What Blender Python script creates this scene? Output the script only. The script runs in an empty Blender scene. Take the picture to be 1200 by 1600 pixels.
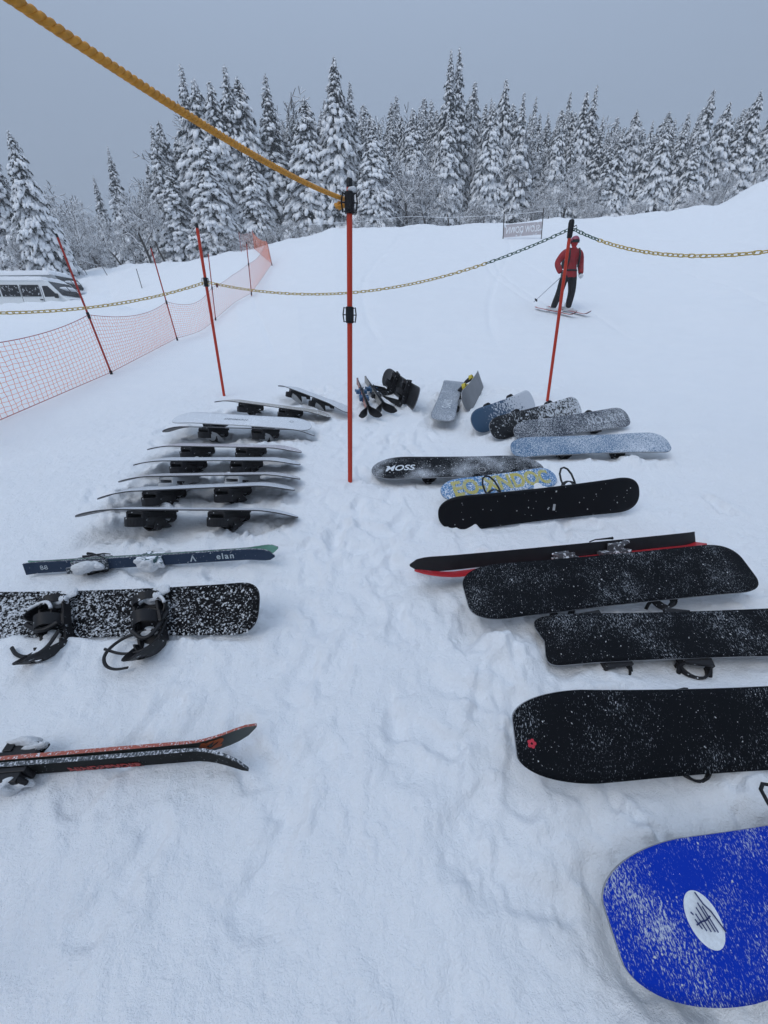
import bpy, bmesh, math, random
import numpy as np
from mathutils import Matrix, Vector

random.seed(7)
RNG = np.random.default_rng(11)
scene = bpy.context.scene
COL = scene.collection

# ------------------------------------------------------------------ camera
PITCH = math.radians(24.0)
S, C = math.sin(PITCH), math.cos(PITCH)
CZ, FPX = 1.5, 601.0                      # eye height, focal length for a 1200 x 1600 frame
cam_data = bpy.data.cameras.new('camera')
cam_data.sensor_fit = 'VERTICAL'
cam_data.sensor_height = 32.0
cam_data.sensor_width = 24.0
cam_data.lens = 32.0 * FPX / 1600.0
cam_data.clip_start = 0.05
cam_data.clip_end = 2000.0
cam = bpy.data.objects.new('camera', cam_data)
cam.location = (0, 0, CZ)
cam.rotation_euler = (math.pi / 2 - PITCH, 0, 0)
COL.objects.link(cam)
scene.camera = cam

# ------------------------------------------------------------------ overcast sky and sun
SUN_EL, SUN_AZ = math.radians(50), math.radians(-135)      # azimuth from +Y towards +X
world = bpy.data.worlds.new('World')
scene.world = world
world.use_nodes = True
wn, wl = world.node_tree.nodes, world.node_tree.links
wn.clear()
w_out = wn.new('ShaderNodeOutputWorld')
w_bg = wn.new('ShaderNodeBackground')
w_bg.inputs['Strength'].default_value = 0.10
w_sky = wn.new('ShaderNodeTexSky')
w_sky.sky_type = 'NISHITA'
w_sky.sun_disc = False
w_sky.sun_elevation = SUN_EL
w_sky.sun_rotation = SUN_AZ
w_sky.air_density = 2.0
w_sky.dust_density = 4.0
w_tc = wn.new('ShaderNodeTexCoord')
w_sep = wn.new('ShaderNodeSeparateXYZ')
wl.new(w_tc.outputs['Generated'], w_sep.inputs[0])
w_map = wn.new('ShaderNodeMapRange')                      # overcast: the zenith about three times the horizon
w_map.inputs['From Min'].default_value = 0.0
w_map.inputs['From Max'].default_value = 1.0
wl.new(w_sep.outputs['Z'], w_map.inputs['Value'])
w_ramp = wn.new('ShaderNodeMixRGB')
w_ramp.inputs['Color1'].default_value = (2.5, 3.1, 4.15, 1)
w_ramp.inputs['Color2'].default_value = (8.1, 10.15, 13.4, 1)
w_pow = wn.new('ShaderNodeMath'); w_pow.operation = 'POWER'; w_pow.inputs[1].default_value = 2.4
wl.new(w_map.outputs['Result'], w_pow.inputs[0])
wl.new(w_pow.outputs[0], w_ramp.inputs['Fac'])
w_mix = wn.new('ShaderNodeMixRGB')
w_mix.inputs['Fac'].default_value = 0.93                  # thick cloud hides nearly all of the clear sky
wl.new(w_sky.outputs['Color'], w_mix.inputs['Color1'])
wl.new(w_ramp.outputs['Color'], w_mix.inputs['Color2'])
wl.new(w_mix.outputs['Color'], w_bg.inputs['Color'])
wl.new(w_bg.outputs['Background'], w_out.inputs['Surface'])

sun_data = bpy.data.lights.new('sun', 'SUN')
sun_data.energy = 0.72
sun_data.angle = math.radians(34)
sun_data.color = (1.0, 0.98, 0.95)
sun = bpy.data.objects.new('sun', sun_data)
to_sun = Vector((math.sin(SUN_AZ) * math.cos(SUN_EL), math.cos(SUN_AZ) * math.cos(SUN_EL), math.sin(SUN_EL)))
sun.rotation_euler = to_sun.to_track_quat('Z', 'Y').to_euler()
sun.location = (0, 0, 40)
COL.objects.link(sun)

scene.view_settings.view_transform = 'Standard'
scene.view_settings.look = 'None'
scene.view_settings.exposure = 0.0
scene.view_settings.gamma = 1.0
scene.view_settings.use_curve_mapping = False
scene.cycles.use_adaptive_sampling = True
scene.cycles.adaptive_threshold = .02
scene.cycles.max_bounces = 8
scene.cycles.diffuse_bounces = 6
scene.cycles.volume_bounces = 1

# ------------------------------------------------------------------ helpers: pixels to places
RU = np.array([-1.2, -.8, -.64, -.45, -.28, -.2, -.11, 0, .2, .34, .55, .65, .70, .79, .9, 1.2])
RV = np.array([.135, .14, .146, .162, .187, .205, .226, .228, .232, .236, .247, .258, .265, .293, .31, .33])
YU = np.array([-1.2, -.62, -.5, -.34, -.2, 1.2])
YV = np.array([25, 24, 19, 11, 8.2, 8.0])

def softplus(t, w):
    t = np.asarray(t, float) / w
    return w * np.where(t > 20, t, np.log1p(np.exp(np.minimum(t, 20))))

def terrain(x, y):
    """large shape of the snow field: a gentle apron, then the piste climbing to a crest"""
    x = np.asarray(x, float); y = np.asarray(y, float)
    u = np.clip(x / np.maximum(y, 1.0), -1.2, 1.2)
    R = np.interp(u, RU, RV); y0 = np.interp(u, YU, YV)
    yc = 32.0
    k = (R * yc - 2.36) / (yc - y0)
    yy = y - softplus(y - yc, .8) * .72
    g = .02 + .12 * yy + k * softplus(yy - y0, 1.3)
    b = np.clip((-.52 - u) / .12, 0, 1); b = b * b * (3 - 2 * b)
    return (g + .62 * b * np.exp(-((y - 20.8) / 1.1) ** 2)
            - .25 * b * np.clip((y - 21.5) / 1.5, 0, 1) * np.clip((27 - y) / 3, 0, 1))

def ray(px, py):
    up = (800 - py) / FPX
    return np.array([(px - 600) / FPX, C + up * S, -S + up * C])

def at_y(px, py, Y):
    d = ray(px, py)
    return np.array([0, 0, CZ]) + d * (Y / d[1])

def on_snow(px, py, h=0.0):
    d = ray(px, py); o = np.array([0, 0, CZ]); t = .2
    while t < 140:
        p = o + d * t
        if p[2] < terrain(p[0], p[1]) + h: break
        t *= 1.01
    a, b = t / 1.01, t
    for _ in range(26):
        m = (a + b) / 2; p = o + d * m
        if p[2] < terrain(p[0], p[1]) + h: b = m
        else: a = m
    return p

# ------------------------------------------------------------------ helpers: objects
def tag(o, label=None, cat=None, group=None, kind=None):
    if label: o['label'] = label
    if cat: o['category'] = cat
    if group: o['group'] = group
    if kind: o['kind'] = kind
    return o

def thing(name, mat4, label, cat, group=None):
    o = bpy.data.objects.new(name, None)
    o.empty_display_size = .1
    o.matrix_basis = mat4
    COL.objects.link(o)
    return tag(o, label, cat, group)

def obj(name, mesh, parent=None, mat4=None):
    o = bpy.data.objects.new(name, mesh)
    COL.objects.link(o)
    if parent is not None: o.parent = parent
    if mat4 is not None: o.matrix_basis = mat4
    return o

def mesh_np(name, V, F, mats, smooth=True, mi=None):
    V = np.asarray(V, np.float32); F = np.asarray(F, np.int32)
    me = bpy.data.meshes.new(name)
    n = F.shape[1]
    me.vertices.add(len(V)); me.vertices.foreach_set('co', V.ravel())
    me.loops.add(F.size); me.loops.foreach_set('vertex_index', F.ravel())
    me.polygons.add(len(F))
    me.polygons.foreach_set('loop_start', np.arange(0, F.size, n, dtype=np.int32))
    me.polygons.foreach_set('loop_total', np.full(len(F), n, np.int32))
    me.polygons.foreach_set('use_smooth', np.full(len(F), smooth, bool))
    for m in (mats if isinstance(mats, (list, tuple)) else [mats]): me.materials.append(m)
    if mi is not None: me.polygons.foreach_set('material_index', np.asarray(mi, np.int32))
    me.update(calc_edges=True); me.validate()
    return me

def mesh_bm(name, bm, mats, smooth=False, angle=None):
    me = bpy.data.meshes.new(name)
    bmesh.ops.recalc_face_normals(bm, faces=bm.faces)
    if smooth:
        for f in bm.faces: f.smooth = True
    if angle is not None:
        for e in bm.edges:
            if len(e.link_faces) == 2 and e.calc_face_angle(0) > angle: e.smooth = False
    bm.to_mesh(me); bm.free()
    for m in (mats if isinstance(mats, (list, tuple)) else [mats]): me.materials.append(m)
    return me

class MB:
    """collects quads and triangles of one part"""
    def __init__(s): s.v = []; s.f = []; s.m = []
    def add(s, V, F, mi=0):
        b = len(s.v); s.v += [tuple(map(float, p)) for p in V]
        s.f += [tuple(b + int(i) for i in f) for f in F]; s.m += [mi] * len(F); return s
    def box(s, c, d, rot=None, mi=0):
        x, y, z = d[0] / 2, d[1] / 2, d[2] / 2
        V = [Vector(p) for p in ((-x,-y,-z),(x,-y,-z),(x,y,-z),(-x,y,-z),(-x,-y,z),(x,-y,z),(x,y,z),(-x,y,z))]
        if rot is not None: V = [rot @ p for p in V]
        return s.add([p + Vector(c) for p in V], [(0,3,2,1),(4,5,6,7),(0,1,5,4),(1,2,6,5),(2,3,7,6),(3,0,4,7)], mi)
    def tube(s, pts, r, n=8, closed=False, mi=0, cap=True, flat=1.0):
        P = [np.array(p, float) for p in pts]; N = len(P)
        rr = r if hasattr(r, '__len__') else [r] * N
        V = []; up = None
        for i in range(N):
            if closed: t = P[(i + 1) % N] - P[i - 1]
            else: t = P[min(i + 1, N - 1)] - P[max(i - 1, 0)]
            t = t / (np.linalg.norm(t) + 1e-12)
            if up is None:
                up = np.array([0, 0, 1.0]) if abs(t[2]) < .9 else np.array([1.0, 0, 0])
            a = np.cross(t, up); a /= np.linalg.norm(a) + 1e-12
            b = np.cross(a, t); up = b
            for k in range(n):
                q = 2 * math.pi * k / n
                V.append(P[i] + rr[i] * (a * math.cos(q) + b * math.sin(q) * flat))
        F = []
        for i in range(N if closed else N - 1):
            j = (i + 1) % N
            for k in range(n):
                F.append((i*n+k, i*n+(k+1) % n, j*n+(k+1) % n, j*n+k))
        if cap and not closed:
            F.append(tuple(range(n))[::-1]); F.append(tuple((N-1)*n + k for k in range(n)))
        return s.add(V, F, mi)
    def lathe(s, prof, n=12, c=(0,0,0), mi=0):
        V = []; F = []
        for r, z in prof:
            for k in range(n):
                a = 2 * math.pi * k / n
                V.append((c[0] + r * math.cos(a), c[1] + r * math.sin(a), c[2] + z))
        for i in range(len(prof) - 1):
            for k in range(n):
                F.append((i*n+k, i*n+(k+1) % n, (i+1)*n+(k+1) % n, (i+1)*n+k))
        F.append(tuple(range(n))[::-1]); F.append(tuple((len(prof)-1)*n + k for k in range(n)))
        return s.add(V, F, mi)
    def prism(s, poly, z0, z1, mi=0, ax=None):
        n = len(poly)
        V = [(p[0], p[1], z0) for p in poly] + [(p[0], p[1], z1) for p in poly]
        if ax: V = [ax(*p) for p in V]
        F = [tuple(range(n))[::-1], tuple(range(n, 2*n))] + [(i, (i+1) % n, n+(i+1) % n, n+i) for i in range(n)]
        return s.add(V, F, mi)
    def mesh(s, name, mats, smooth=False, bevel=0.0, angle=.7):
        bm = bmesh.new()
        vs = [bm.verts.new(p) for p in s.v]
        for f, m in zip(s.f, s.m):
            try: bm.faces.new([vs[i] for i in f]).material_index = m
            except ValueError: pass
        if bevel:
            bmesh.ops.recalc_face_normals(bm, faces=bm.faces)
            ed = [e for e in bm.edges if len(e.link_faces) == 2 and e.calc_face_angle(0) > .5]
            bmesh.ops.bevel(bm, geom=ed, offset=bevel, segments=2, affect='EDGES', profile=.6)
        return mesh_bm(name, bm, mats, smooth, angle if smooth else None)

def ico(sub):
    bm = bmesh.new(); bmesh.ops.create_icosphere(bm, subdivisions=sub, radius=1)
    bm.verts.ensure_lookup_table()
    V = np.array([v.co[:] for v in bm.verts]); F = np.array([[v.index for v in f.verts] for f in bm.faces]); bm.free()
    return V, F
ICO0, ICO1, ICO2 = ico(1), ico(2), ico(3)

def lump(name, c, r, mat, seed=0, sub=2, rough=.16, parent=None):
    """an uneven clump of snow"""
    V, F = (ICO1 if sub == 2 else ICO2)
    g = np.random.default_rng(seed)
    d = g.normal(size=(7, 3)); ph = g.uniform(0, 6, 7)
    k = 1 + rough * np.sin(V @ d.T * 2.2 + ph).sum(1) / 2.6
    return obj(name, mesh_np(name, V * k[:, None] * np.array(r) + np.array(c), F, mat), parent)

def frame_mat(c, x, y, z):
    M = Matrix.Identity(4)
    for i in range(3):
        M[i][0], M[i][1], M[i][2], M[i][3] = x[i], y[i], z[i], c[i]
    return M

def T(x=0, y=0, z=0): return Matrix.Translation((x, y, z))
def RX(a): return Matrix.Rotation(math.radians(a), 4, 'X')
def RY(a): return Matrix.Rotation(math.radians(a), 4, 'Y')
def RZ(a): return Matrix.Rotation(math.radians(a), 4, 'Z')

# ------------------------------------------------------------------ materials
def new_mat(name):
    m = bpy.data.materials.new(name); m.use_nodes = True
    return m, m.node_tree.nodes, m.node_tree.links, m.node_tree.nodes['Principled BSDF']

def noise(nt, src, scale, detail=3, rough=.6, vec_scale=None, rot=0):
    n, l = nt
    t = n.new('ShaderNodeTexNoise'); t.inputs['Scale'].default_value = scale
    t.inputs['Detail'].default_value = detail; t.inputs['Roughness'].default_value = rough
    if vec_scale or rot:
        mp = n.new('ShaderNodeMapping'); mp.inputs['Scale'].default_value = vec_scale or (1, 1, 1)
        mp.inputs['Rotation'].default_value = (0, 0, math.radians(rot))
        l.new(src, mp.inputs['Vector']); src = mp.outputs['Vector']
    l.new(src, t.inputs['Vector'])
    return t.outputs['Fac']

def plain(name, col, rough=.5, metal=0.0, spec=.5, var=.12, vscale=18, bump=0.0, bscale=120):
    m, n, l, b = new_mat(name)
    tc = n.new('ShaderNodeTexCoord').outputs['Object']
    f = noise((n, l), tc, vscale, 4)
    mr = n.new('ShaderNodeMapRange')
    mr.inputs['From Min'].default_value = .3; mr.inputs['From Max'].default_value = .7
    mr.inputs['To Min'].default_value = 1 - var; mr.inputs['To Max'].default_value = 1 + var
    l.new(f, mr.inputs['Value'])
    mx = n.new('ShaderNodeVectorMath'); mx.operation = 'SCALE'
    mx.inputs[0].default_value = col[:3]; l.new(mr.outputs['Result'], mx.inputs['Scale'])
    l.new(mx.outputs['Vector'], b.inputs['Base Color'])
    b.inputs['Roughness'].default_value = rough; b.inputs['Metallic'].default_value = metal
    b.inputs['Specular IOR Level'].default_value = spec
    if bump:
        bp = n.new('ShaderNodeBump'); bp.inputs['Strength'].default_value = bump; bp.inputs['Distance'].default_value = .004
        l.new(noise((n, l), tc, bscale, 3), bp.inputs['Height']); l.new(bp.outputs['Normal'], b.inputs['Normal'])
    return m

SNOWC = (.80, .83, .87)
def dusted(name, col, t=.58, scale=150, stretch=(1, 1, 1), rot=0, rough=.4, patch=.25, pscale=3.0, soft=.07,
           col2=None, spec=.25, seed=0.0, bump=.5, snowc=SNOWC, grad=0.0):
    """a sheet with wind-blown snow stuck to it in specks; t is how much stays bare"""
    m, n, l, b = new_mat(name)
    tcn = n.new('ShaderNodeTexCoord'); src = tcn.outputs['Object']
    if seed:
        ad = n.new('ShaderNodeVectorMath'); ad.operation = 'ADD'; ad.inputs[1].default_value = (seed, seed * 1.7, seed * .3)
        l.new(src, ad.inputs[0]); src = ad.outputs['Vector']
    f1 = noise((n, l), src, scale, 3, .65, stretch, rot)
    f2 = noise((n, l), src, pscale, 3, .55)
    a = n.new('ShaderNodeMath'); a.operation = 'MULTIPLY_ADD'
    l.new(f2, a.inputs[0]); a.inputs[1].default_value = patch; a.inputs[2].default_value = -patch / 2
    s = n.new('ShaderNodeMath'); s.operation = 'ADD'; l.new(f1, s.inputs[0]); l.new(a.outputs[0], s.inputs[1])
    if grad:                                              # more snow towards one end of the board
        sx = n.new('ShaderNodeSeparateXYZ'); l.new(tcn.outputs['Object'], sx.inputs[0])
        gx = n.new('ShaderNodeMath'); gx.operation = 'MULTIPLY_ADD'; gx.inputs[1].default_value = grad
        l.new(sx.outputs['X'], gx.inputs[0]); l.new(s.outputs[0], gx.inputs[2]); s = gx
    mr = n.new('ShaderNodeMapRange'); mr.interpolation_type = 'SMOOTHSTEP'
    mr.inputs['From Min'].default_value = t; mr.inputs['From Max'].default_value = t + soft
    l.new(s.outputs[0], mr.inputs['Value'])
    mx = n.new('ShaderNodeMixRGB'); mx.inputs['Color1'].default_value = (*col, 1); mx.inputs['Color2'].default_value = (*snowc, 1)
    if col2:
        m2 = n.new('ShaderNodeMixRGB'); m2.inputs['Color1'].default_value = (*col, 1); m2.inputs['Color2'].default_value = (*col2, 1)
        l.new(noise((n, l), src, 5, 2), m2.inputs['Fac']); l.new(m2.outputs['Color'], mx.inputs['Color1'])
    l.new(mr.outputs['Result'], mx.inputs['Fac']); l.new(mx.outputs['Color'], b.inputs['Base Color'])
    rr = n.new('ShaderNodeMapRange'); rr.inputs['To Min'].default_value = rough; rr.inputs['To Max'].default_value = .9
    l.new(mr.outputs['Result'], rr.inputs['Value']); l.new(rr.outputs['Result'], b.inputs['Roughness'])
    b.inputs['Specular IOR Level'].default_value = spec
    bp = n.new('ShaderNodeBump'); bp.inputs['Strength'].default_value = bump; bp.inputs['Distance'].default_value = .003
    l.new(mr.outputs['Result'], bp.inputs['Height']); l.new(bp.outputs['Normal'], b.inputs['Normal'])
    return m

def snow_mat(name, bump=.65, fine=True):
    m, n, l, b = new_mat(name)
    tc = n.new('ShaderNodeTexCoord').outputs['Object']
    mx = n.new('ShaderNodeMixRGB'); mx.inputs['Color1'].default_value = (.84, .865, .90, 1); mx.inputs['Color2'].default_value = (.90, .915, .935, 1)
    l.new(noise((n, l), tc, 3.0, 4), mx.inputs['Fac'])
    dt = n.new('ShaderNodeMapRange'); dt.inputs['From Min'].default_value = .795; dt.inputs['From Max'].default_value = .83; dt.inputs['To Max'].default_value = .75
    l.new(noise((n, l), tc, 55, 2, .5), dt.inputs['Value'])                   # a few bits of bark and grit
    dm = n.new('ShaderNodeMixRGB'); dm.inputs['Color2'].default_value = (.10, .09, .08, 1)
    l.new(dt.outputs['Result'], dm.inputs['Fac']); l.new(mx.outputs['Color'], dm.inputs['Color1']); l.new(dm.outputs['Color'], b.inputs['Base Color'])
    b.inputs['Roughness'].default_value = .75; b.inputs['Specular IOR Level'].default_value = .15
    if fine:
        a = noise((n, l), tc, 34, 6, .68); c = noise((n, l), tc, 170, 3, .65)
        ma = n.new('ShaderNodeMath'); ma.operation = 'MULTIPLY_ADD'
        l.new(c, ma.inputs[0]); ma.inputs[1].default_value = .35; l.new(a, ma.inputs[2])
        bp = n.new('ShaderNodeBump'); bp.inputs['Strength'].default_value = bump; bp.inputs['Distance'].default_value = .03
        l.new(ma.outputs[0], bp.inputs['Height']); l.new(bp.outputs['Normal'], b.inputs['Normal'])
    return m

M = {}
M['snow'] = snow_mat('snow_ground')
M['clump'] = snow_mat('snow_clump', .9)
M['tree_snow'] = plain('tree_snow', (.90, .91, .925), .85, spec=.1, var=.05, vscale=2)
M['needle'] = plain('cedar_needles', (.017, .023, .021), .85, spec=.1, var=.5, vscale=1.5)
M['bark'] = plain('bark', (.055, .048, .042), .9, spec=.1, var=.3, vscale=6)
M['black'] = plain('black_plastic', (.008, .008, .010), .45, spec=.3, var=.3)
M['rubber'] = plain('black_rubber', (.02, .02, .022), .7, var=.3)

M['red_pole'] = dusted('red_pole', (.50, .045, .022), .70, 60, (1, 1, .35), patch=.2, pscale=3, soft=.15, rough=.42, bump=.2, snowc=(.55, .30, .26))
M['dark_red'] = dusted('dark_red_pole', (.36, .036, .026), .70, 60, (1, 1, .35), patch=.2, pscale=3, soft=.15, rough=.45, bump=.2, snowc=(.5, .3, .27))
M['net'] = plain('orange_net', (.80, .22, .11), .6, var=.1)
M['rope'] = plain('yellow_rope', (.62, .27, .022), .62, var=.22, vscale=60, bump=.5, bscale=700)
M['gold'] = plain('yellow_chain', (.52, .37, .09), .4, var=.2, vscale=40)
M['green'] = plain('green_chain', (.010, .075, .04), .4, var=.2, vscale=40)
M['white'] = plain('white_plastic', (.62, .64, .66), .45, var=.1)
M['metal'] = plain('grey_metal', (.25, .26, .28), .35, metal=.8, var=.15)
M['ink_white'] = plain('white_ink', (.62, .66, .70), .5, var=.12, vscale=90)
M['glass'] = plain('dark_glass', (.012, .013, .016), .08, var=.1)

def frosted_bark():
    m, n, l, b = new_mat('frosted_twigs')
    g = n.new('ShaderNodeNewGeometry'); sp = n.new('ShaderNodeSeparateXYZ'); l.new(g.outputs['True Normal'], sp.inputs[0])
    mr = n.new('ShaderNodeMapRange'); mr.inputs['From Min'].default_value = -.45; mr.inputs['From Max'].default_value = .05
    l.new(sp.outputs['Z'], mr.inputs['Value'])
    mx = n.new('ShaderNodeMixRGB'); mx.inputs['Color1'].default_value = (.10, .095, .095, 1); mx.inputs['Color2'].default_value = (.86, .875, .9, 1)
    l.new(mr.outputs['Result'], mx.inputs['Fac']); l.new(mx.outputs['Color'], b.inputs['Base Color'])
    b.inputs['Roughness'].default_value = .9; b.inputs['Specular IOR Level'].default_value = .1
    return m
M['frost'] = frosted_bark()

# ------------------------------------------------------------------ where the boards lie: centre, yaw, pitch, roll (far edge up), length, width
POSE = {
'L1': (-1.329, 2.452, 0.431, 9.1, -4.4, -20.2, 1.432, 0.262),
'L2': (-1.420, 2.795, 0.472, 10.2, -1.0, -12.8, 1.424, 0.268),
'L3': (-1.418, 3.033, 0.491, 7.9, -1.7, -13.7, 1.421, 0.269),
'L4': (-1.481, 3.345, 0.530, 5.9, -1.6, -9.8, 1.434, 0.271),
'L5': (-1.536, 3.667, 0.571, 2.5, -1.7, -8.8, 1.456, 0.269),
'L6': (-1.530, 4.114, 0.648, 4.9, -2.6, -11.7, 1.551, 0.279),
'L7': (-1.574, 4.293, 0.698, -2.8, -2.8, 14.0, 1.546, 0.280),
'L8': (-1.406, 4.945, 0.760, -11.0, -5.3, -4.6, 1.532, 0.269),
'L9': (-0.978, 5.438, 0.826, -44.7, -7.4, -9.1, 1.544, 0.245),
'L10': (-1.367, 1.545, 0.262, -0.2, 2.6, 44.9, 1.538, 0.250),
'R1': (1.222, 1.699, 0.363, 8.4, 0.6, 30.6, 1.640, 0.291),
'R2': (1.510, 1.385, 0.274, -0.9, 3.0, 21.0, 1.552, 0.245),
'R3': (1.233, 0.913, 0.275, 4.5, -2.4, 46.0, 1.593, 0.275),
'R4': (1.345, 0.540, 0.219, 8.5, 0.0, 30.0, 1.600, 0.286),
'R6': (1.141, 2.528, 0.436, 6.6, 4.2, 72.9, 1.518, 0.252),
'R7': (0.968, 2.933, 0.451, 21.7, -0.5, 42.0, 1.129, 0.185),
'R8': (0.635, 3.219, 0.497, -2.8, 1.5, 21.7, 1.495, 0.300),
'R9': (1.998, 3.680, 0.580, -3.6, 3.2, 28.2, 1.488, 0.276),
'R10': (2.087, 4.214, 0.673, 17.9, 3.8, 47.8, 1.512, 0.250),
'R11': (1.796, 4.466, 0.710, 32.6, 5.1, 57.7, 1.558, 0.261),
'R12': (1.488, 4.728, 0.745, 46.7, 4.9, 60.0, 1.501, 0.280),
'R13': (0.857, 5.238, 0.833, 76.0, 10.8, 4.6, 1.568, 0.291),
'R14': (1.291, 5.676, 0.883, 70.0, 6.6, 66.1, 1.541, 0.289),
'R15': (0.244, 5.686, 0.891, -73.9, -6.8, 73.4, 1.539, 0.295),
}
def axes(psi, phi, al):
    psi, phi, al = map(math.radians, (psi, phi, al))
    e1 = np.array([math.cos(psi) * math.cos(phi), math.sin(psi) * math.cos(phi), math.sin(phi)])
    f0 = np.array([-math.sin(psi), math.cos(psi), 0]); up = np.cross(e1, f0)
    return e1, math.cos(al) * f0 + math.sin(al) * up, -math.sin(al) * f0 + math.cos(al) * up

# ------------------------------------------------------------------ the snow field, one sheet
_LAT = np.random.default_rng(3).random((8, 256, 256))
def vnoise(x, y, k=0):
    L = _LAT[k]
    xi = np.floor(x).astype(int); yi = np.floor(y).astype(int)
    fx = x - xi; fy = y - yi
    fx = fx * fx * fx * (fx * (fx * 6 - 15) + 10); fy = fy * fy * fy * (fy * (fy * 6 - 15) + 10)
    x0, x1, y0, y1 = xi & 255, (xi + 1) & 255, yi & 255, (yi + 1) & 255
    return ((L[x0, y0] * (1 - fx) + L[x1, y0] * fx) * (1 - fy) + (L[x0, y1] * (1 - fx) + L[x1, y1] * fx) * fy) * 2 - 1
def fbm(x, y, k=0, o=4, g=.5):
    s = 0; a = 1; n = 0
    for i in range(o):
        s = s + a * vnoise(x + 17.3 * i, y - 9.1 * i, (k + i) % 8); n += a; a *= g; x = x * 2.03; y = y * 2.03
    return s / n
def sstep(a, b, x):
    t = np.clip((x - a) / (b - a), 0, 1); return t * t * (3 - 2 * t)

def build_ground():
    rows_a = np.concatenate([np.linspace(-14, -.6, 10), np.exp(np.linspace(math.log(.5), math.log(29), 660)) - .9 + .0,
                             np.exp(np.linspace(math.log(29.2), math.log(101), 110)) - .9])
    cu = np.concatenate([np.linspace(-1.35, -1.13, 8), np.linspace(-1.1, 1.1, 720), np.linspace(1.13, 1.35, 8)])
    Y = np.repeat(rows_a[:, None], len(cu), 1)
    X = cu[None, :] * (np.maximum(np.abs(Y), 0) + .9)
    Z = terrain(X, Y)
    near = 1 - sstep(6, 10, Y)
    # broad undulation, older tracks, trampled lane between the rows of boards
    Z += .05 * near * fbm(X / 1.9, Y / 1.9, 1, 3) + .09 * (1 - near) * fbm(X / 5, Y / 5, 2, 4)
    lane_c = .02 + .03 * Y
    lane = (1 - sstep(.35, .95, np.abs(X - lane_c))) * near
    apron = near * (1 - sstep(2.6, 4.5, np.abs(X)))
    Z -= .004 * lane
    Z += (.009 + .004 * lane) * near * fbm(X / .33, Y / .33, 3, 4)
    Z += .005 * apron * fbm(X / .16 + .5 * fbm(X / .5, Y / .5, 5, 2), Y / .16, 4, 3) * (.35 + .65 * lane)
    crumb = sstep(-.1, .35, fbm(X / .7, Y / .7, 7, 3)) * apron
    Z += .013 * crumb * np.maximum(0, vnoise(X / .034, Y / .034, 5) - .3) + .018 * crumb * np.maximum(0, vnoise(X / .08, Y / .08, 0) - .4) + .005 * apron * fbm(X / .06, Y / .06, 2, 2)
    Z += .0035 * near * fbm(X / .05, Y / .05, 6, 3)
    close = 1 - sstep(1.2, 2.6, Y)
    Z += close * (.022 * fbm(X / .42 + .4 * fbm(X / .3, Y / .3, 1, 2), Y / .30, 0, 4) + .005 * fbm(X / .10, Y / .13, 4, 3))
    Z += .02 * (1 - near) * fbm(X / 2.6 + Y / 9, Y / .35, 5, 3) * (1 - sstep(24, 34, Y))
    Z += .03 * (1 - near) * fbm(X / .8, Y / .8, 6, 3)
    # rough crest and bank
    Z += .28 * sstep(27, 31, Y) * fbm(X / 2.2, Y / 2.2, 7, 4) * (1 - sstep(36, 44, Y))
    uu = X / np.maximum(Y, 1)
    Z += .16 * sstep(.45, .6, -uu) * sstep(15, 19, Y) * fbm(X / 1.1, Y / 1.1, 2, 4)
    Z += .5 * np.exp(-((X - 24.5) / 1.6) ** 2 - ((Y - 30.5) / 1.6) ** 2)
    # tracks the skier has cut down to where he stands
    for off in (-.17, .17):
        xc = 4.75 + off - .30 * (Y - 11.5) + .035 * (Y - 11.5) ** 2
        Z -= .035 * np.exp(-((X - xc) / .06) ** 2) * sstep(11.6, 12.2, Y) * (1 - sstep(17, 21, Y))
    for k in range(9):
        x0 = -3 + 3.1 * k; xc = x0 + (k % 3 - 1) * .16 * (Y - 9) + .8 * np.sin(Y / 4 + k)
        Z -= .03 * np.exp(-((X - xc) / .09) ** 2) * sstep(8.5, 10.5, Y) * (1 - sstep(24, 28, Y))
    # boot prints: soft half-filled hollows
    g = np.random.default_rng(21)
    prints = []
    for _ in range(85):
        y = g.uniform(1.0, 5.6); x = .02 + .03 * y + g.normal(0, .5); prints.append((x, y, g.normal(90, 30), g.uniform(.005, .018)))
    for _ in range(45):
        prints.append((g.uniform(-1.1, 1.0), g.uniform(.3, 2.2), g.normal(60, 35), g.uniform(.008, .020)))
    for _ in range(90):
        prints.append((g.uniform(-2.6, 2.8), g.uniform(1.8, 6.5), g.uniform(0, 180), g.uniform(.01, .03)))
    for x, y, a, dep in prints:
        r0 = np.searchsorted(rows_a, y - .35); r1 = np.searchsorted(rows_a, y + .35)
        xs, ys = X[r0:r1], Y[r0:r1]
        ca, sa = math.cos(math.radians(a)), math.sin(math.radians(a))
        lx = (xs - x) * ca + (ys - y) * sa; ly = -(xs - x) * sa + (ys - y) * ca
        dd = np.hypot(np.maximum(np.abs(lx) - .10, 0), ly * (1 + .18 * np.sin(lx * 14))) - .052
        dd = dd + .014 * vnoise(xs / .06, ys / .06, 1) + .004 * vnoise(xs / .025, ys / .025, 3)
        Z[r0:r1] += -dep * (1 - sstep(-.026, .012, dd)) * (1 + .04 * np.sin(lx * 190) * (dep > .013)) + .3 * dep * np.exp(-((dd - .03) / .026) ** 2) * (1 + .8 * vnoise(xs / .03, ys / .03, 4))
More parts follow.
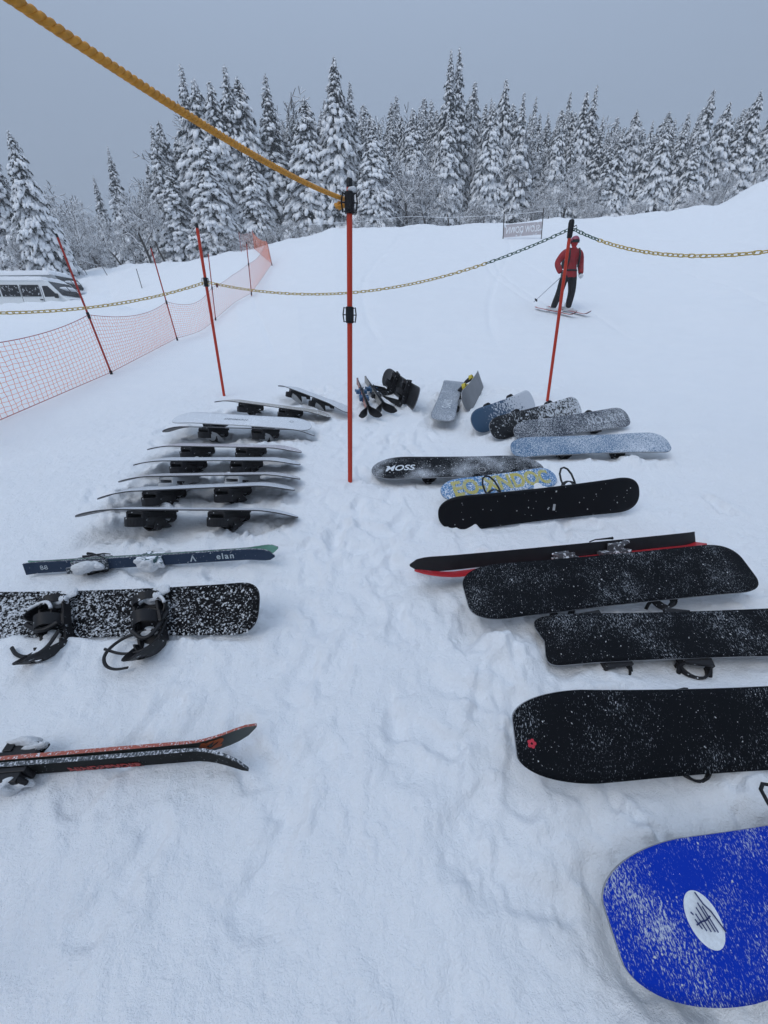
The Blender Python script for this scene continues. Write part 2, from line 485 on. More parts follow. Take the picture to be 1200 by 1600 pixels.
    # long sliding marks left by board edges
    for _ in range(7):
        x, y, a, ln, dep = g.uniform(-.9, .9), g.uniform(.4, 4.5), g.normal(45, 40), g.uniform(.25, .8), g.uniform(.004, .012)
        r0 = np.searchsorted(rows_a, y - .9); r1 = np.searchsorted(rows_a, y + .9)
        xs, ys = X[r0:r1], Y[r0:r1]; ca, sa = math.cos(math.radians(a)), math.sin(math.radians(a))
        lx = (xs - x) * ca + (ys - y) * sa; ly = -(xs - x) * sa + (ys - y) * ca + .12 * lx * lx
        w = np.exp(-(lx / (ln * .5)) ** 4)
        Z[r0:r1] += dep * w * (sstep(-.012, .012, ly) - .5) * np.exp(-(ly / .12) ** 2) * 2
    # snow pushed up round the boards and worn away under them
    for k, (cx, cy, cz, a, b, r, L, W) in POSE.items():
        e1, f, n = axes(a, b, r); c = np.array([cx, cy, cz])
        r0 = np.searchsorted(rows_a, cy - 1.3); r1 = np.searchsorted(rows_a, cy + 1.3)
        xs, ys = X[r0:r1], Y[r0:r1]; zs = Z[r0:r1]
        base = terrain(xs, ys)
        for i in range(26):
            s = g.uniform(-.5, .5) * L; v = g.choice([-1, 1]) * g.uniform(.45, .75) * W
            p = c + e1 * s + f * v
            hgt = p[2] - terrain(p[0], p[1])
            amp = g.uniform(.012, .04) if hgt > .05 else g.uniform(.0, .014)
            if r > 40: amp *= .5
            if k[0] == 'L': amp *= .55
            if k == 'R6': amp *= .15
            rad = g.uniform(.06, .13)
            zs += amp * np.exp(-(((xs - p[0]) ** 2 + (ys - p[1]) ** 2) / rad ** 2)) * (1 + .5 * vnoise(xs / .04, ys / .04, 2))
        lx = (xs - cx) * e1[0] + (ys - cy) * e1[1]; ly = (xs - cx) * -e1[1] + (ys - cy) * e1[0]
        inside = (1 - sstep(.5 * L - .1, .5 * L + .1, np.abs(lx))) * (1 - sstep(.10, .24, np.abs(ly)))
        zs -= .03 * inside * (1 if r < 40 else 0)
        # never above the underside of a raised board
        den = n[2] if abs(n[2]) > .3 else .3
        plane = cz - ((xs - cx) * n[0] + (ys - cy) * n[1]) / den - .022
        under = (np.abs(lx) < .5 * L) & (np.abs(ly) < .5 * W * math.cos(math.radians(r)) + .01)
        if r < 62: np.copyto(zs, np.minimum(zs, plane), where=under)
        Z[r0:r1] = zs
    V = np.stack([X, Y, Z], -1).reshape(-1, 3)
    nr, nc = X.shape
    i = np.arange(nr - 1)[:, None] * nc + np.arange(nc - 1)[None, :]
    F = np.stack([i, i + 1, i + nc + 1, i + nc], -1).reshape(-1, 4)
    return tag(obj('snow_ground', mesh_np('snow_ground', V, F, M['snow'])), kind='structure')
build_ground()

# ------------------------------------------------------------------ snowboards
def board_mesh(L, W, tip=.20, p=2.3, rise=.045, waist=.92, notch=0.0, mats=None, t=.009, camber=0.0, blunt=0.0):
    nu, nv = 56, 10
    # samples along the board, finer at the ends
    ts = np.concatenate([-L/2 + tip * (1 - np.cos(np.linspace(0, math.pi/2, 16))), np.linspace(-L/2 + tip, L/2 - tip, nu - 30)[1:-1],
                         (L/2 - tip * (1 - np.cos(np.linspace(0, math.pi/2, 16))))[::-1]])
    top = []; bot = []
    for x in ts:
        e = max(0.0, (abs(x) - (L/2 - tip)) / tip)
        w = W/2 * max(1e-3, 1 - e ** p) ** (1 / p)
        if blunt and e > 0: w = W/2 * (blunt + (1 - blunt) * max(0.0, 1 - e ** p) ** (1 / p)) * (1 - .06 * e ** 8)
        inner = 1 - e
        w *= waist + (1 - waist) * min(1, (abs(x) / (L/2 - tip)) ** 2) if e == 0 else 1
        es = max(0.0, (abs(x) - (L/2 - tip * 1.45)) / (tip * 1.45))
        z = rise * es ** 1.8 + camber * math.cos(math.pi * x / L)
        for j in range(nv + 1):
            v = -1 + 2 * j / nv
            xx = x
            if notch and x < 0 and e > 0: xx = x + notch * e * (1 - abs(v)) ** 1.0 + .25 * notch * e * v
            top.append((xx, v * w, z + t/2)); bot.append((xx, v * w, z - t/2))
    N = len(ts); m = nv + 1
    F = []; mi = []
    o = N * m
    for i in range(N - 1):
        for j in range(nv):
            a, b, c, d = i*m+j, i*m+j+1, (i+1)*m+j+1, (i+1)*m+j
            F.append((a, d, c, b)); mi.append(0); F.append((o+a, o+b, o+c, o+d)); mi.append(1)
        F.append((i*m, o+i*m, o+(i+1)*m, (i+1)*m)); mi.append(2)
        F.append((i*m+nv, (i+1)*m+nv, o+(i+1)*m+nv, o+i*m+nv)); mi.append(2)
    for j in range(nv):
        F.append((j, j+1, o+j+1, o+j)); mi.append(2)
        k = (N-1)*m; F.append((k+j, o+k+j, o+k+j+1, k+j+1)); mi.append(2)
    bm = bmesh.new(); vs = [bm.verts.new(q) for q in top + bot]
    for f, k in zip(F, mi):
        fc = bm.faces.new([vs[q] for q in f]); fc.material_index = k; fc.smooth = k < 2
    for e in bm.edges:
        if len(e.link_faces) == 2 and e.calc_face_angle(0) > .6: e.smooth = False
    me = bpy.data.meshes.new('deck'); bmesh.ops.recalc_face_normals(bm, faces=bm.faces); bm.to_mesh(me); bm.free()
    for q in mats: me.materials.append(q)
    return me

def arc_band(mb, c, rx, rz, a0, a1, wid, th, n=14, mi=0, lean=0.0, shear=0.0):
    """a curved strap standing in the x-z plane round c, wid along y"""
    V = []; F = []
    for i in range(n + 1):
        a = math.radians(a0 + (a1 - a0) * i / n); ca, sa = math.cos(a), math.sin(a)
        for (k, yy) in ((0, -wid/2), (0, wid/2), (th, wid/2), (th, -wid/2)):
            V.append((c[0] + (rx + k) * ca, c[1] + yy + lean * sa * rz + shear * ca, c[2] + (rz + k) * sa))
    for i in range(n):
        for q in range(4):
            F.append((i*4+q, i*4+(q+1) % 4, (i+1)*4+(q+1) % 4, (i+1)*4+q))
    F.append((0, 1, 2, 3)); F.append((n*4+3, n*4+2, n*4+1, n*4))
    mb.add(V, F, mi)

def binding_meshes(key, mat, mat2):
    out = {}
    b = MB()
    b.box((0, 0, .010), (.105, .25, .018)); b.box((-.052, -.01, .030), (.012, .23, .045)); b.box((.052, -.01, .030), (.012, .23, .045))
    b.lathe([(.052, .018), (.05, .026), (.03, .027)], 12)
    V = []; F = []                                    # heel hoop
    n = 12
    for i in range(n + 1):
        a = math.radians(180 + 180 * i / n)
        for r, z in ((.052, .035), (.060, .035), (.060, .085), (.052, .085)):
            V.append((r * math.cos(a), -.105 + r * 1.05 * math.sin(a), z))
    for i in range(n):
        for q in range(4): F.append((i*4+q, i*4+(q+1) % 4, (i+1)*4+(q+1) % 4, (i+1)*4+q))
    b.add(V, F)
    out['base'] = b.mesh('binding_' + key, [mat], bevel=.003)
    h = MB(); V = []; F = []; n = 12; rows = [(.03, .056, 85), (.08, .058, 88), (.14, .056, 74), (.19, .050, 58), (.225, .044, 40), (.235, .043, 22)]
    for z, r, half in rows:
        for i in range(n + 1):
            a = math.radians(270 - half + 2 * half * i / n)
            for rr in (r, r + .006): V.append((rr * math.cos(a), rr * math.sin(a), z))
    w = (n + 1) * 2
    for k in range(len(rows) - 1):
        for i in range(n):
            a = k * w + i * 2
            if not (k == 2 and 4 <= i <= 7):
                F.append((a, a+2, a+w+2, a+w)); F.append((a+1, a+w+1, a+w+3, a+3))
        for i in (0, n):
            a = k * w + i * 2; F.append((a, a+w, a+w+1, a+1))
    for i in range(n):
        F.append((i*2, i*2+1, i*2+3, i*2+2)); a = (len(rows)-1)*w + i*2; F.append((a, a+2, a+3, a+1))
    h.add(V, F)
    out['high'] = h.mesh('highback_' + key, [mat2], smooth=True)
    s = MB(); arc_band(s, (0, -.03, .03), .056, .085, 5, 175, .055, .007, lean=.35)
    s.box((.066, -.02, .06), (.012, .05, .03))
    out['ankle'] = s.mesh('ankle_strap_' + key, [mat], smooth=True)
    s = MB(); arc_band(s, (0, .085, .03), .054, .045, 5, 175, .038, .006, lean=.3); s.box((.06, .085, .045), (.012, .04, .022))
    out['toe'] = s.mesh('toe_strap_' + key, [mat], smooth=True)
    return out
M['yellow'] = plain('yellow_plastic', (.55, .45, .03), .45, var=.15)
M['binding_dust'] = dusted('binding_dust', (.012, .012, .014), .66, 55, patch=.35, pscale=9, rough=.5)
M['pale_grey'] = plain('pale_grey_plastic', (.36, .37, .38), .5, var=.15)
def frame_high():
    h = MB(); pts = [(-.055, 0, .03), (-.060, -.012, .10), (-.054, -.03, .17), (-.03, -.045, .222), (0, -.05, .235), (.03, -.045, .222), (.054, -.03, .17), (.060, -.012, .10), (.055, 0, .03)]
    h.tube(pts, .0085, 7);
    return h.mesh('highback_frame', [M['black']], smooth=True, angle=1.4)
BIND = {'black': binding_meshes('black', M['binding_dust'], M['black']), 'grey': binding_meshes('grey', M['pale_grey'], M['black']),
        'yellow': binding_meshes('yellow', M['yellow'], M['black']), 'snowy': binding_meshes('snowy', M['binding_dust'], M['binding_dust']),
        'frame': dict(binding_meshes('frame', M['binding_dust'], M['black']), high=frame_high()),
        'mixed': binding_meshes('mixed', M['black'], M['pale_grey'])}

def add_binding(parent, kind, x, y, ang, heel, fold, t=.006, sc=1.0):
    """heel = +1: heel towards local +y"""
    B = BIND[kind]
    m = T(x, y, t) @ RZ(ang + (180 if heel > 0 else 0)) @ Matrix.Scale(sc, 4)
    o = obj('binding', B['base'], parent, m)
    obj('highback', B['high'], o, T(0, -.105, .02) @ RX(-fold) @ T(0, 0, -.015))
    obj('ankle_strap', B['ankle'], o); obj('toe_strap', B['toe'], o)
    return o

def text_mesh(txt, size, mat, shear=0.0, spacing=1.0, bold=0.0):
    cu = bpy.data.curves.new('lettering', 'FONT'); cu.body = txt; cu.size = size; cu.align_x = 'CENTER'; cu.align_y = 'CENTER'
    cu.shear = shear; cu.space_character = spacing; cu.offset = bold; cu.extrude = .0004
    o = bpy.data.objects.new('lettering', cu); COL.objects.link(o)
    dg = bpy.context.evaluated_depsgraph_get()
    me = bpy.data.meshes.new_from_object(o.evaluated_get(dg)); bpy.data.objects.remove(o); bpy.data.curves.remove(cu)
    me.materials.clear(); me.materials.append(mat)
    return me

SHAPE = {}
def snowboard(key, label, mats, flip=True, bind='black', heel=-1, fold=70, bx=.27, shape=None, bsc=None, turn=None, bc=0.0, binds=True, by=0.0, group='snowboards laid out on the snow'):
    cx, cy, cz, a, b, r, L, W = POSE[key]
    e1, f, n = axes(a, b, r)
    Mx = frame_mat((cx, cy, cz), e1, -f, -n) if flip else frame_mat((cx, cy, cz), e1, f, n)
    t = thing('snowboard', Mx, label, 'snowboard', group)
    sh = shape or {}
    SHAPE[t.name] = (L, sh.get('tip', .20), sh.get('rise', .045))
    obj('deck', board_mesh(L, W, mats=mats, **(shape or {})), t)
    left = key in ('L1', 'L2', 'L3', 'L4', 'L5', 'L6', 'L7', 'L8', 'L9')
    bsc = bsc or (1.2 if left else 1.0); turn = turn or (26 if left else 9)
    if binds:
        k = L / 1.55
        for i, s in enumerate((-1, 1)):
            add_binding(t, bind, bc + s * bx * k, by, (turn if left or key == 'L10' else s * turn), heel, fold if not hasattr(fold, '__len__') else fold[i], sc=bsc)
    return t

def on_base(t, mesh, x, y, rot=0, name='lettering', off=.0012):
    """flat print laid on the running base of an upturned board, following its bend; y towards the far edge"""
    L, tip, rise = SHAPE[t.name]
    ca, sa = math.cos(math.radians(rot)), math.sin(math.radians(rot))
    for v in mesh.vertices:
        xb = x + ca * v.co.x - sa * v.co.y
        es = max(0.0, (abs(xb) - (L/2 - tip * 1.45)) / (tip * 1.45))
        v.co.z += -(rise * es ** 1.8 - .0045) + off
    return obj(name, mesh, t, T(x, -y, 0) @ RX(180) @ RZ(rot))

def bmats(key, base, top=None, edge=None):
    return [top or M['topsheet'], base, edge or M['edge']]
M['topsheet'] = plain('dark_topsheet', (.03, .032, .036), .45, var=.3)
M['edge'] = plain('steel_edge', (.30, .31, .33), .4, metal=.5, var=.2)
M['dark_edge'] = plain('dark_edge', (.04, .04, .045), .5, var=.2)
DIAG = dict(stretch=(1, .36, 1), rot=28)
def black_base(seed, t0=.60, patch=.28): return dusted('black_base', (.0055, .0065, .0085), t0 - .004, 330, patch=.36, pscale=5, seed=seed, soft=.09, spec=.06, rough=.6, snowc=(.40, .43, .47), **DIAG)
def white_base(seed, c=(.55, .58, .62)): return dusted('white_base', c, .5, 60, patch=.3, seed=seed, soft=.2, bump=.15)

def specks(t, key, n, r0, r1, seed, up=False, low=0.0):
    """loose bits of snow lying on the face that looks up"""
    g = np.random.default_rng(seed); L, W = POSE[key][6], POSE[key][7]
    _, tip, rise = SHAPE[t.name]
    o = np.array([(1,0,0),(-1,0,0),(0,1,0),(0,-1,0),(0,0,1),(0,0,-1)], float); of = np.array([(0,2,4),(2,1,4),(1,3,4),(3,0,4),(2,0,5),(1,2,5),(3,1,5),(0,3,5)])
    V = []; F = []
    for i in range(n):
        x = g.uniform(-.47, .47) * L; y = g.uniform(-.46, .46) * W * (1 if abs(x) < L / 2 - tip else .8)
        if low and g.random() < low: y = -abs(g.normal(.46, .06)) * W if up else abs(g.normal(.46, .06)) * W
        es = max(0.0, (abs(x) - (L/2 - tip * 1.45)) / (tip * 1.45)); z = rise * es ** 1.8 + (.0045 if up else -.0045)
        r = r0 + (r1 - r0) * g.random() ** 3
        q = o * r * np.array([g.uniform(.8, 1.6), g.uniform(.7, 1.1), .55]) * (1 + .25 * g.normal(size=(6, 1)))
        a = g.uniform(0, 3.14); q = np.stack([q[:, 0] * math.cos(a) - q[:, 1] * math.sin(a), q[:, 0] * math.sin(a) + q[:, 1] * math.cos(a), q[:, 2]], 1)
        V.append(q + np.array([x, y, z])); F.append(of + 6 * i)
    return tag(obj('snow_specks', mesh_np('snow_specks', np.concatenate(V), np.concatenate(F), M['clump']), t), kind='stuff')

# left stack, nearest first: bases up, tilted away, bindings underneath
snowboard('L1', 'pale based snowboard lowest in the left stack, black bindings under it', bmats('L1', white_base(1), M['topsheet'], M['dark_edge']), heel=1, fold=78, shape=dict(p=2.1, rise=.055, waist=.9))
snowboard('L2', 'snowboard second from the bottom of the left stack, dark patterned tip', bmats('L2', white_base(2), dusted('patterned_top', (.03, .032, .036), .55, 22, patch=.1, bump=0), M['dark_edge']), heel=1, fold=75, shape=dict(p=2.2, rise=.06))
snowboard('L3', 'snowboard with grey bindings, third up the left stack', bmats('L3', white_base(3, (.5, .5, .52)), M['pale_grey'], M['dark_edge']), heel=1, bind='grey', fold=80, shape=dict(p=2.2, rise=.05))
snowboard('L4', 'pale snowboard in the middle of the left stack, fourth up', bmats('L4', white_base(4), None, M['dark_edge']), heel=1, fold=80, shape=dict(p=2.2, rise=.05))
snowboard('L5', 'pinkish grey snowboard fifth up the left stack, below the dark pair', bmats('L5', white_base(5, (.5, .47, .5)), M['pale_grey'], M['dark_edge']), heel=1, fold=80, shape=dict(p=2.2, rise=.05))
snowboard('L6', 'dark snowboard just under the upturned white board, left tip clipped square', bmats('L6', white_base(6, (.45, .47, .5)), None, M['dark_edge']), heel=1, bind='mixed', fold=72, shape=dict(p=3.2, rise=.06, tip=.16))
tw = snowboard('L7', 'white based snowboard lying over the dark one in the left stack, small lettering', bmats('L7', white_base(7, (.62, .65, .69)), None, M['pale_grey']), heel=1, fold=84, shape=dict(p=2.4, rise=.035))
on_base(tw, text_mesh('DENMARN', .05, plain('grey_ink', (.2, .22, .25), .5), spacing=1.1, bold=.001), -.06, .0)
on_base(tw, text_mesh('O', .06, plain('grey_ink', (.25, .27, .3), .5)), .55, .03)
snowboard('L8', 'brownish snowboard tilted nose down in front of the left chain post', bmats('L8', white_base(8, (.34, .32, .29)), plain('brown_top', (.09, .075, .06), .5), M['dark_edge']), heel=1, fold=80, shape=dict(p=2.1, rise=.05))
snowboard('L9', 'light snowboard farthest up the left side, slanting down towards the middle post', bmats('L9', white_base(9), M['pale_grey'], M['dark_edge']), heel=1, bind='mixed', fold=60, shape=dict(p=2.1, rise=.05))
t10 = snowboard('L10', 'snow speckled black snowboard on its edge, bindings facing the viewer',
    bmats('L10', M['black'], dusted('snowy_topsheet', (.006, .006, .007), .505, 75, (1, 1.4, 1), patch=.25, pscale=5, soft=.16, bump=.6, grad=-.08, snowc=(.62, .65, .69), spec=.05, rough=.7), M['dark_edge']),
    flip=False, bind='snowy', heel=-1, fold=-12, bx=.235, by=-.035, turn=20, shape=dict(p=3.0, rise=.05, tip=.15), bsc=1.05)

for s_ in (-1, 1):
    for q_, (dx, dy, dz, r_) in enumerate(((.0, .06, .045, .030), (.03, .10, .03, .026), (-.03, -.02, .03, .024), (.02, -.10, .06, .022))):
        lump('snow_clump', (s_ * .235 + dx, dy, dz), (r_ * 1.5, r_, r_ * .6), M['clump'], 40 + q_, sub=3, rough=.35, parent=t10)

inv10 = t10.matrix_basis.inverted()
def loc10(p): return inv10 @ Vector(p)
for px, py, r_ in ((60, 957, .062), (236, 948, .066)):       # heel cups, open towards the viewer
    c_ = on_snow(px, py, .12); n_up = Vector((0, -.45, .89)).normalized(); xx = Vector((1, 0, 0)); yy = n_up.cross(xx)
    cup = MB(); V = []; F = []; nn = 20
    for k_, (rr, dz) in enumerate(((r_, .0), (r_ * .97, -.05), (r_ * .85, -.10), (r_ * .05, -.10), (r_ * .05, -.094), (r_ * .78, -.094), (r_ * .88, -.05), (r_ * .91, .0))):
        for q_ in range(nn):
            a = 2 * math.pi * q_ / nn; V.append(loc10(Vector(c_) + xx * rr * math.cos(a) + yy * rr * .82 * math.sin(a) + n_up * (dz + .012 * math.sin(2 * a))))
    for i in range(8):
        for q_ in range(nn): F.append((i*nn+q_, i*nn+(q_+1) % nn, ((i+1) % 8)*nn+(q_+1) % nn, ((i+1) % 8)*nn+q_))
    cup.add(V, F); obj('heel_cup', cup.mesh('heel_cup', [M['black']], smooth=True, angle=.9), t10)
    rim = MB(); rim.tube([loc10(Vector(c_) + xx * r_ * math.cos(a) + yy * r_ * .82 * math.sin(a) + n_up * (.006 + .012 * math.sin(2 * a))) for a in np.linspace(.3, 2.9, 18)], .008, 6)
    obj('snow_rim', rim.mesh('snow_rim', [M['clump']], smooth=True, angle=2), t10)
def snow_strap(pts, r_, name='strap'):
    P_ = [np.array(on_snow(px, py, h)) for px, py, h in pts]
    for _ in range(3): P_ = [P_[0]] + [w for a, b in zip(P_[:-1], P_[1:]) for w in (a * .75 + b * .25, a * .25 + b * .75)] + [P_[-1]]
    q = MB(); q.tube([loc10(p) for p in P_], r_, 7, flat=.6); obj(name, q.mesh(name, [M['black']], smooth=True, angle=1.4), t10)
snow_strap([(252, 984, .07), (222, 985, .055), (186, 1000, .04), (162, 1022, .03), (163, 1040, .025), (178, 1047, .02), (200, 1043, .02)], .0075)
snow_strap([(163, 1014, .03), (190, 1023, .03), (222, 1018, .04), (248, 998, .05), (262, 965, .08)], .0065)
snow_strap([(205, 985, .09), (222, 1000, .07), (240, 990, .08), (262, 955, .10)], .010)
snow_strap([(18, 1012, .03), (25, 1024, .025), (45, 1028, .025), (72, 1015, .03), (92, 985, .06)], .009)
snow_strap([(40, 975, .09), (62, 988, .08), (90, 972, .10)], .012)

# right side
t1 = t = snowboard('R1', 'wide black snowboard, base up, lying against the red and black skis', bmats('R1', black_base(1, .61)), bind='frame', heel=1, fold=-8, bc=-.04, bx=.29, shape=dict(p=2.4, tip=.2, rise=.03, waist=.96, blunt=.35))
t2 = t = snowboard('R2', 'black snowboard with swallow notched tail and strap loops below its edge', bmats('R2', black_base(2, .60)), bind='frame', heel=1, fold=-34, by=.0, bc=-.30, bx=.19, bsc=1.1, shape=dict(p=4.5, tip=.14, rise=.035, notch=.02, blunt=.62))
t3 = t = snowboard('R3', 'large black snowboard with a tiny red emblem on its blunt nose', bmats('R3', black_base(3, .605)), bind='frame', heel=1, fold=30, by=.0, bc=.1, shape=dict(p=2.0, tip=.25, rise=.03, blunt=.42))
M['red_ink'] = plain('red_ink', (.45, .02, .04), .5)
eb = MB()
for a in range(5):
    q = a * 72
    eb.prism([(.009 * math.cos(math.radians(q)) + .006 * math.cos(b), .009 * math.sin(math.radians(q)) + .006 * math.sin(b)) for b in np.linspace(0, 2 * math.pi, 9)[:-1]], 0, .0006 + .0001 * a)
on_base(t, eb.mesh('emblem', [M['red_ink']]), -.745, -.02, name='emblem')
blue_b = dusted('blue_base', (.001, .028, .37), .575, 300, (1, .45, 1), rot=35, patch=.62, pscale=5, soft=.18, seed=4, snowc=(.46, .51, .62), grad=-.08, spec=.08)
t4 = snowboard('R4', 'bright blue snowboard with a white oval emblem, nearest on the right', bmats('R4', blue_b, None, M['edge']), bind='frame', heel=-1, fold=-58, by=-.02, bx=.13, bsc=.62, shape=dict(p=2.0, tip=.26, rise=.03, blunt=.34))
ov = MB(); ov.prism([(.040 * math.cos(a), .052 * math.sin(a)) for a in np.linspace(0, 2 * math.pi, 41)[:-1]], 0, .0005)
eo = on_base(t4, ov.mesh('emblem', [M['ink_white']]), -.575, -.005, rot=8, name='emblem')
st = MB()
def stroke(pts, w):
    for (x0, y0), (x1, y1) in zip(pts[:-1], pts[1:]):
        d = Vector((x1 - x0, y1 - y0, 0)); L_ = d.length; st.box(((x0 + x1) / 2, (y0 + y1) / 2, .0009), (L_ + w * .5, w, .0006), Matrix.Rotation(math.atan2(d.y, d.x), 3, 'Z'))
stroke([(-.042, .0), (-.02, .002), (.0, .0), (.022, .004)], .004)
for i, (x, a, b) in enumerate(((-.034, .012, -.012), (-.022, .022, -.020), (-.008, .034, -.026), (.006, .042, -.030), (.016, .030, -.034))):
    stroke([(x - .004, a), (x + .004, b)], .0045)
stroke([(.012, .066), (.020, .035), (.034, .012), (.040, -.010), (.048, -.040)], .005); stroke([(-.040, .030), (-.036, .024)], .005)
obj('emblem_strokes', st.mesh('emblem_strokes', [plain('blue_ink', (.01, .02, .10), .5)]), eo, T(0, 0, .0062) @ Matrix.Diagonal((.68, .72, 1, 1)))

t6 = snowboard('R6', 'glossy black snowboard propped upright on its edge beside the blue yellow one',
    bmats('R6', dusted('clean_black_base', (.0055, .006, .008), .74, 60, patch=.12, rough=.45, spec=.10, seed=6)), bind='frame', heel=-1, fold=-38, by=.0, bsc=.85, bc=-.06, shape=dict(p=2.4, rise=.05, tip=.2, waist=.93))
tk = MB(); tk.box((0, 0, .0004), (.018, .045, .0006)); on_base(t6, tk.mesh('sticker', [M['pale_grey']]), .07, -.03, rot=-12, name='sticker')
t7 = snowboard('R7', "small child's snowboard, light blue with yellow lettering", bmats('R7', dusted('sky_blue_base', (.06, .20, .42), .47, 90, patch=.25, seed=7, soft=.16, bump=.3)),
    heel=-1, fold=70, bx=.24, bsc=.8, shape=dict(p=2.2, tip=.16, rise=.03))
yl = dusted('yellow_ink', (.50, .44, .10), .49, 110, patch=.3, soft=.2, bump=.2, snowc=(.42, .52, .62))
on_base(t7, text_mesh('EO-XNDOC', .175, yl, spacing=1.0, bold=.006), 0, .0)
t8 = snowboard('R8', 'black snowboard with white MOSS lettering near its nose', bmats('R8', dusted('moss_base', (.006, .007, .009), .50, 260, patch=.75, pscale=3.2, seed=8, soft=.10, spec=.06, snowc=(.5, .53, .57))), heel=-1, fold=80, shape=dict(p=2.1, tip=.26, rise=.03, waist=.93))
on_base(t8, text_mesh('MOSS', .10, M['ink_white'], shear=.25, bold=.002), -.50, -.01)
rg = MB(); rg.tube([(.03 * math.cos(a), .03 * math.sin(a), .0004) for a in np.linspace(0, 2 * math.pi, 25)[:-1]], .003, 4, closed=True, flat=.2)
on_base(t8, rg.mesh('ring_mark', [M['pale_grey']]), .21, -.05, name='ring_mark')
snowboard('R9', 'frosty pale blue snowboard lying base up in front of the grey ones', bmats('R9', dusted('frosty_blue_base', (.07, .15, .26), .43, 75, (1, 2, 1), patch=.3, seed=9, soft=.16, snowc=(.58, .63, .70), grad=.06)), heel=-1, fold=75, shape=dict(p=2.7, tip=.17, rise=.03))
t = snowboard('R10', 'grey snow dusted snowboard with white upside down lettering, propped up', bmats('R10', dusted('grey_base', (.03, .04, .06), .44, 110, patch=.3, seed=10, soft=.2, snowc=(.56, .59, .63))), heel=-1, fold=75, shape=dict(p=2.5, tip=.18, rise=.03))
on_base(t, text_mesh('BURTON', .12, dusted('snowy_ink', (.55, .58, .62), .46, 60, patch=.4, soft=.15, bump=.1, snowc=(.22, .25, .29)), spacing=1.15, bold=.002), .42, .01, rot=180)
snowboard('R11', 'black snow blotched snowboard squeezed between the blue and grey ones', bmats('R11', dusted('blotched_black_base', (.008, .009, .011), .47, 42, patch=.4, seed=11, soft=.14, snowc=(.60, .63, .67), grad=.16)), heel=-1, fold=75, shape=dict(p=2.6, tip=.18, rise=.035))
snowboard('R12', 'slate blue snowboard leaning at the back, snow covering its far half', bmats('R12', dusted('slate_blue_base', (.04, .085, .15), .455, 30, patch=.3, pscale=5, seed=15, soft=.07, snowc=(.58, .61, .66), grad=.36)), heel=-1, fold=75, shape=dict(p=2.3, tip=.2, rise=.03))
t = snowboard('R13', 'grey snowy snowboard pointing uphill with lettering along it', bmats('R13', dusted('silver_base', (.20, .23, .27), .45, 90, patch=.35, seed=13, soft=.2, snowc=(.5, .53, .58))), heel=1, fold=75, shape=dict(p=3.4, tip=.14, rise=.03))
on_base(t, text_mesh('SIMS', .15, M['ink_white'], spacing=1.1), -.30, 0, rot=180)
snowboard('R14', 'grey snowboard standing on edge with yellow bindings behind it', bmats('R14', plain('steel_grey_base', (.13, .14, .155), .5, var=.15, vscale=6)), heel=-1, bind='yellow', fold=20, shape=dict(p=2.8, tip=.18, rise=.04))
snowboard('R15', 'black snowboard standing on edge, its black bindings facing left', bmats('R15', M['black'], plain('black_top', (.014, .015, .017), .4, var=.5, vscale=4), M['edge']), flip=False, heel=-1, fold=12, bsc=1.3, shape=dict(p=2.4, tip=.18, rise=.05))

specks(t1, 'R1', 180, .0012, .0042, 1); specks(t2, 'R2', 170, .0012, .0042, 2); specks(t3, 'R3', 200, .0010, .0035, 3); specks(t4, 'R4', 240, .0010, .004, 4)
specks(t10, 'L10', 1500, .002, .0075, 5, up=True, low=.25); specks(t6, 'R6', 45, .002, .006, 6); specks(t8, 'R8', 260, .002, .007, 7)

# ------------------------------------------------------------------ skis
def ski_mesh(L, W, mats, tip_rise=.075, th=.014, tail_rise=.012, tipW=1.25):
    N = 46; V = []; F = []; mi = []
    for i in range(N + 1):
        s = i / N; x = -L/2 + L * s                     # tip at +x
        w = W/2 * (1 + .18 * (1 - s) ** 2 + (tipW - 1) * s ** 3)
        e = max(0, (s - .93) / .07); w *= math.sqrt(max(.02, 1 - e ** 2.2))
        z = tip_rise * max(0, (s - .86) / .14) ** 1.7 + tail_rise * max(0, (.05 - s) / .05) ** 1.5
        k = th * (.55 + .45 * math.sin(math.pi * min(1, max(0, s * .9 + .05))))
        V += [(x, -w, z), (x, w, z), (x, w * .96, z + k), (x, -w * .96, z + k)]
    for i in range(N):
        a, b = i * 4, i * 4 + 4
        for q, m in ((0, 1), (1, 2), (2, 0), (3, 2)):
            F.append((a+q, b+q, b+(q+1) % 4, a+(q+1) % 4)); mi.append(m)
    F += [(0, 1, 2, 3), (N*4+3, N*4+2, N*4+1, N*4)]; mi += [2, 2]
    mb = MB()
    for f, m in zip(F, mi): mb.f.append(f); mb.m.append(m)
    mb.v = V
    return mb.mesh('ski', mats, smooth=True, angle=.6)

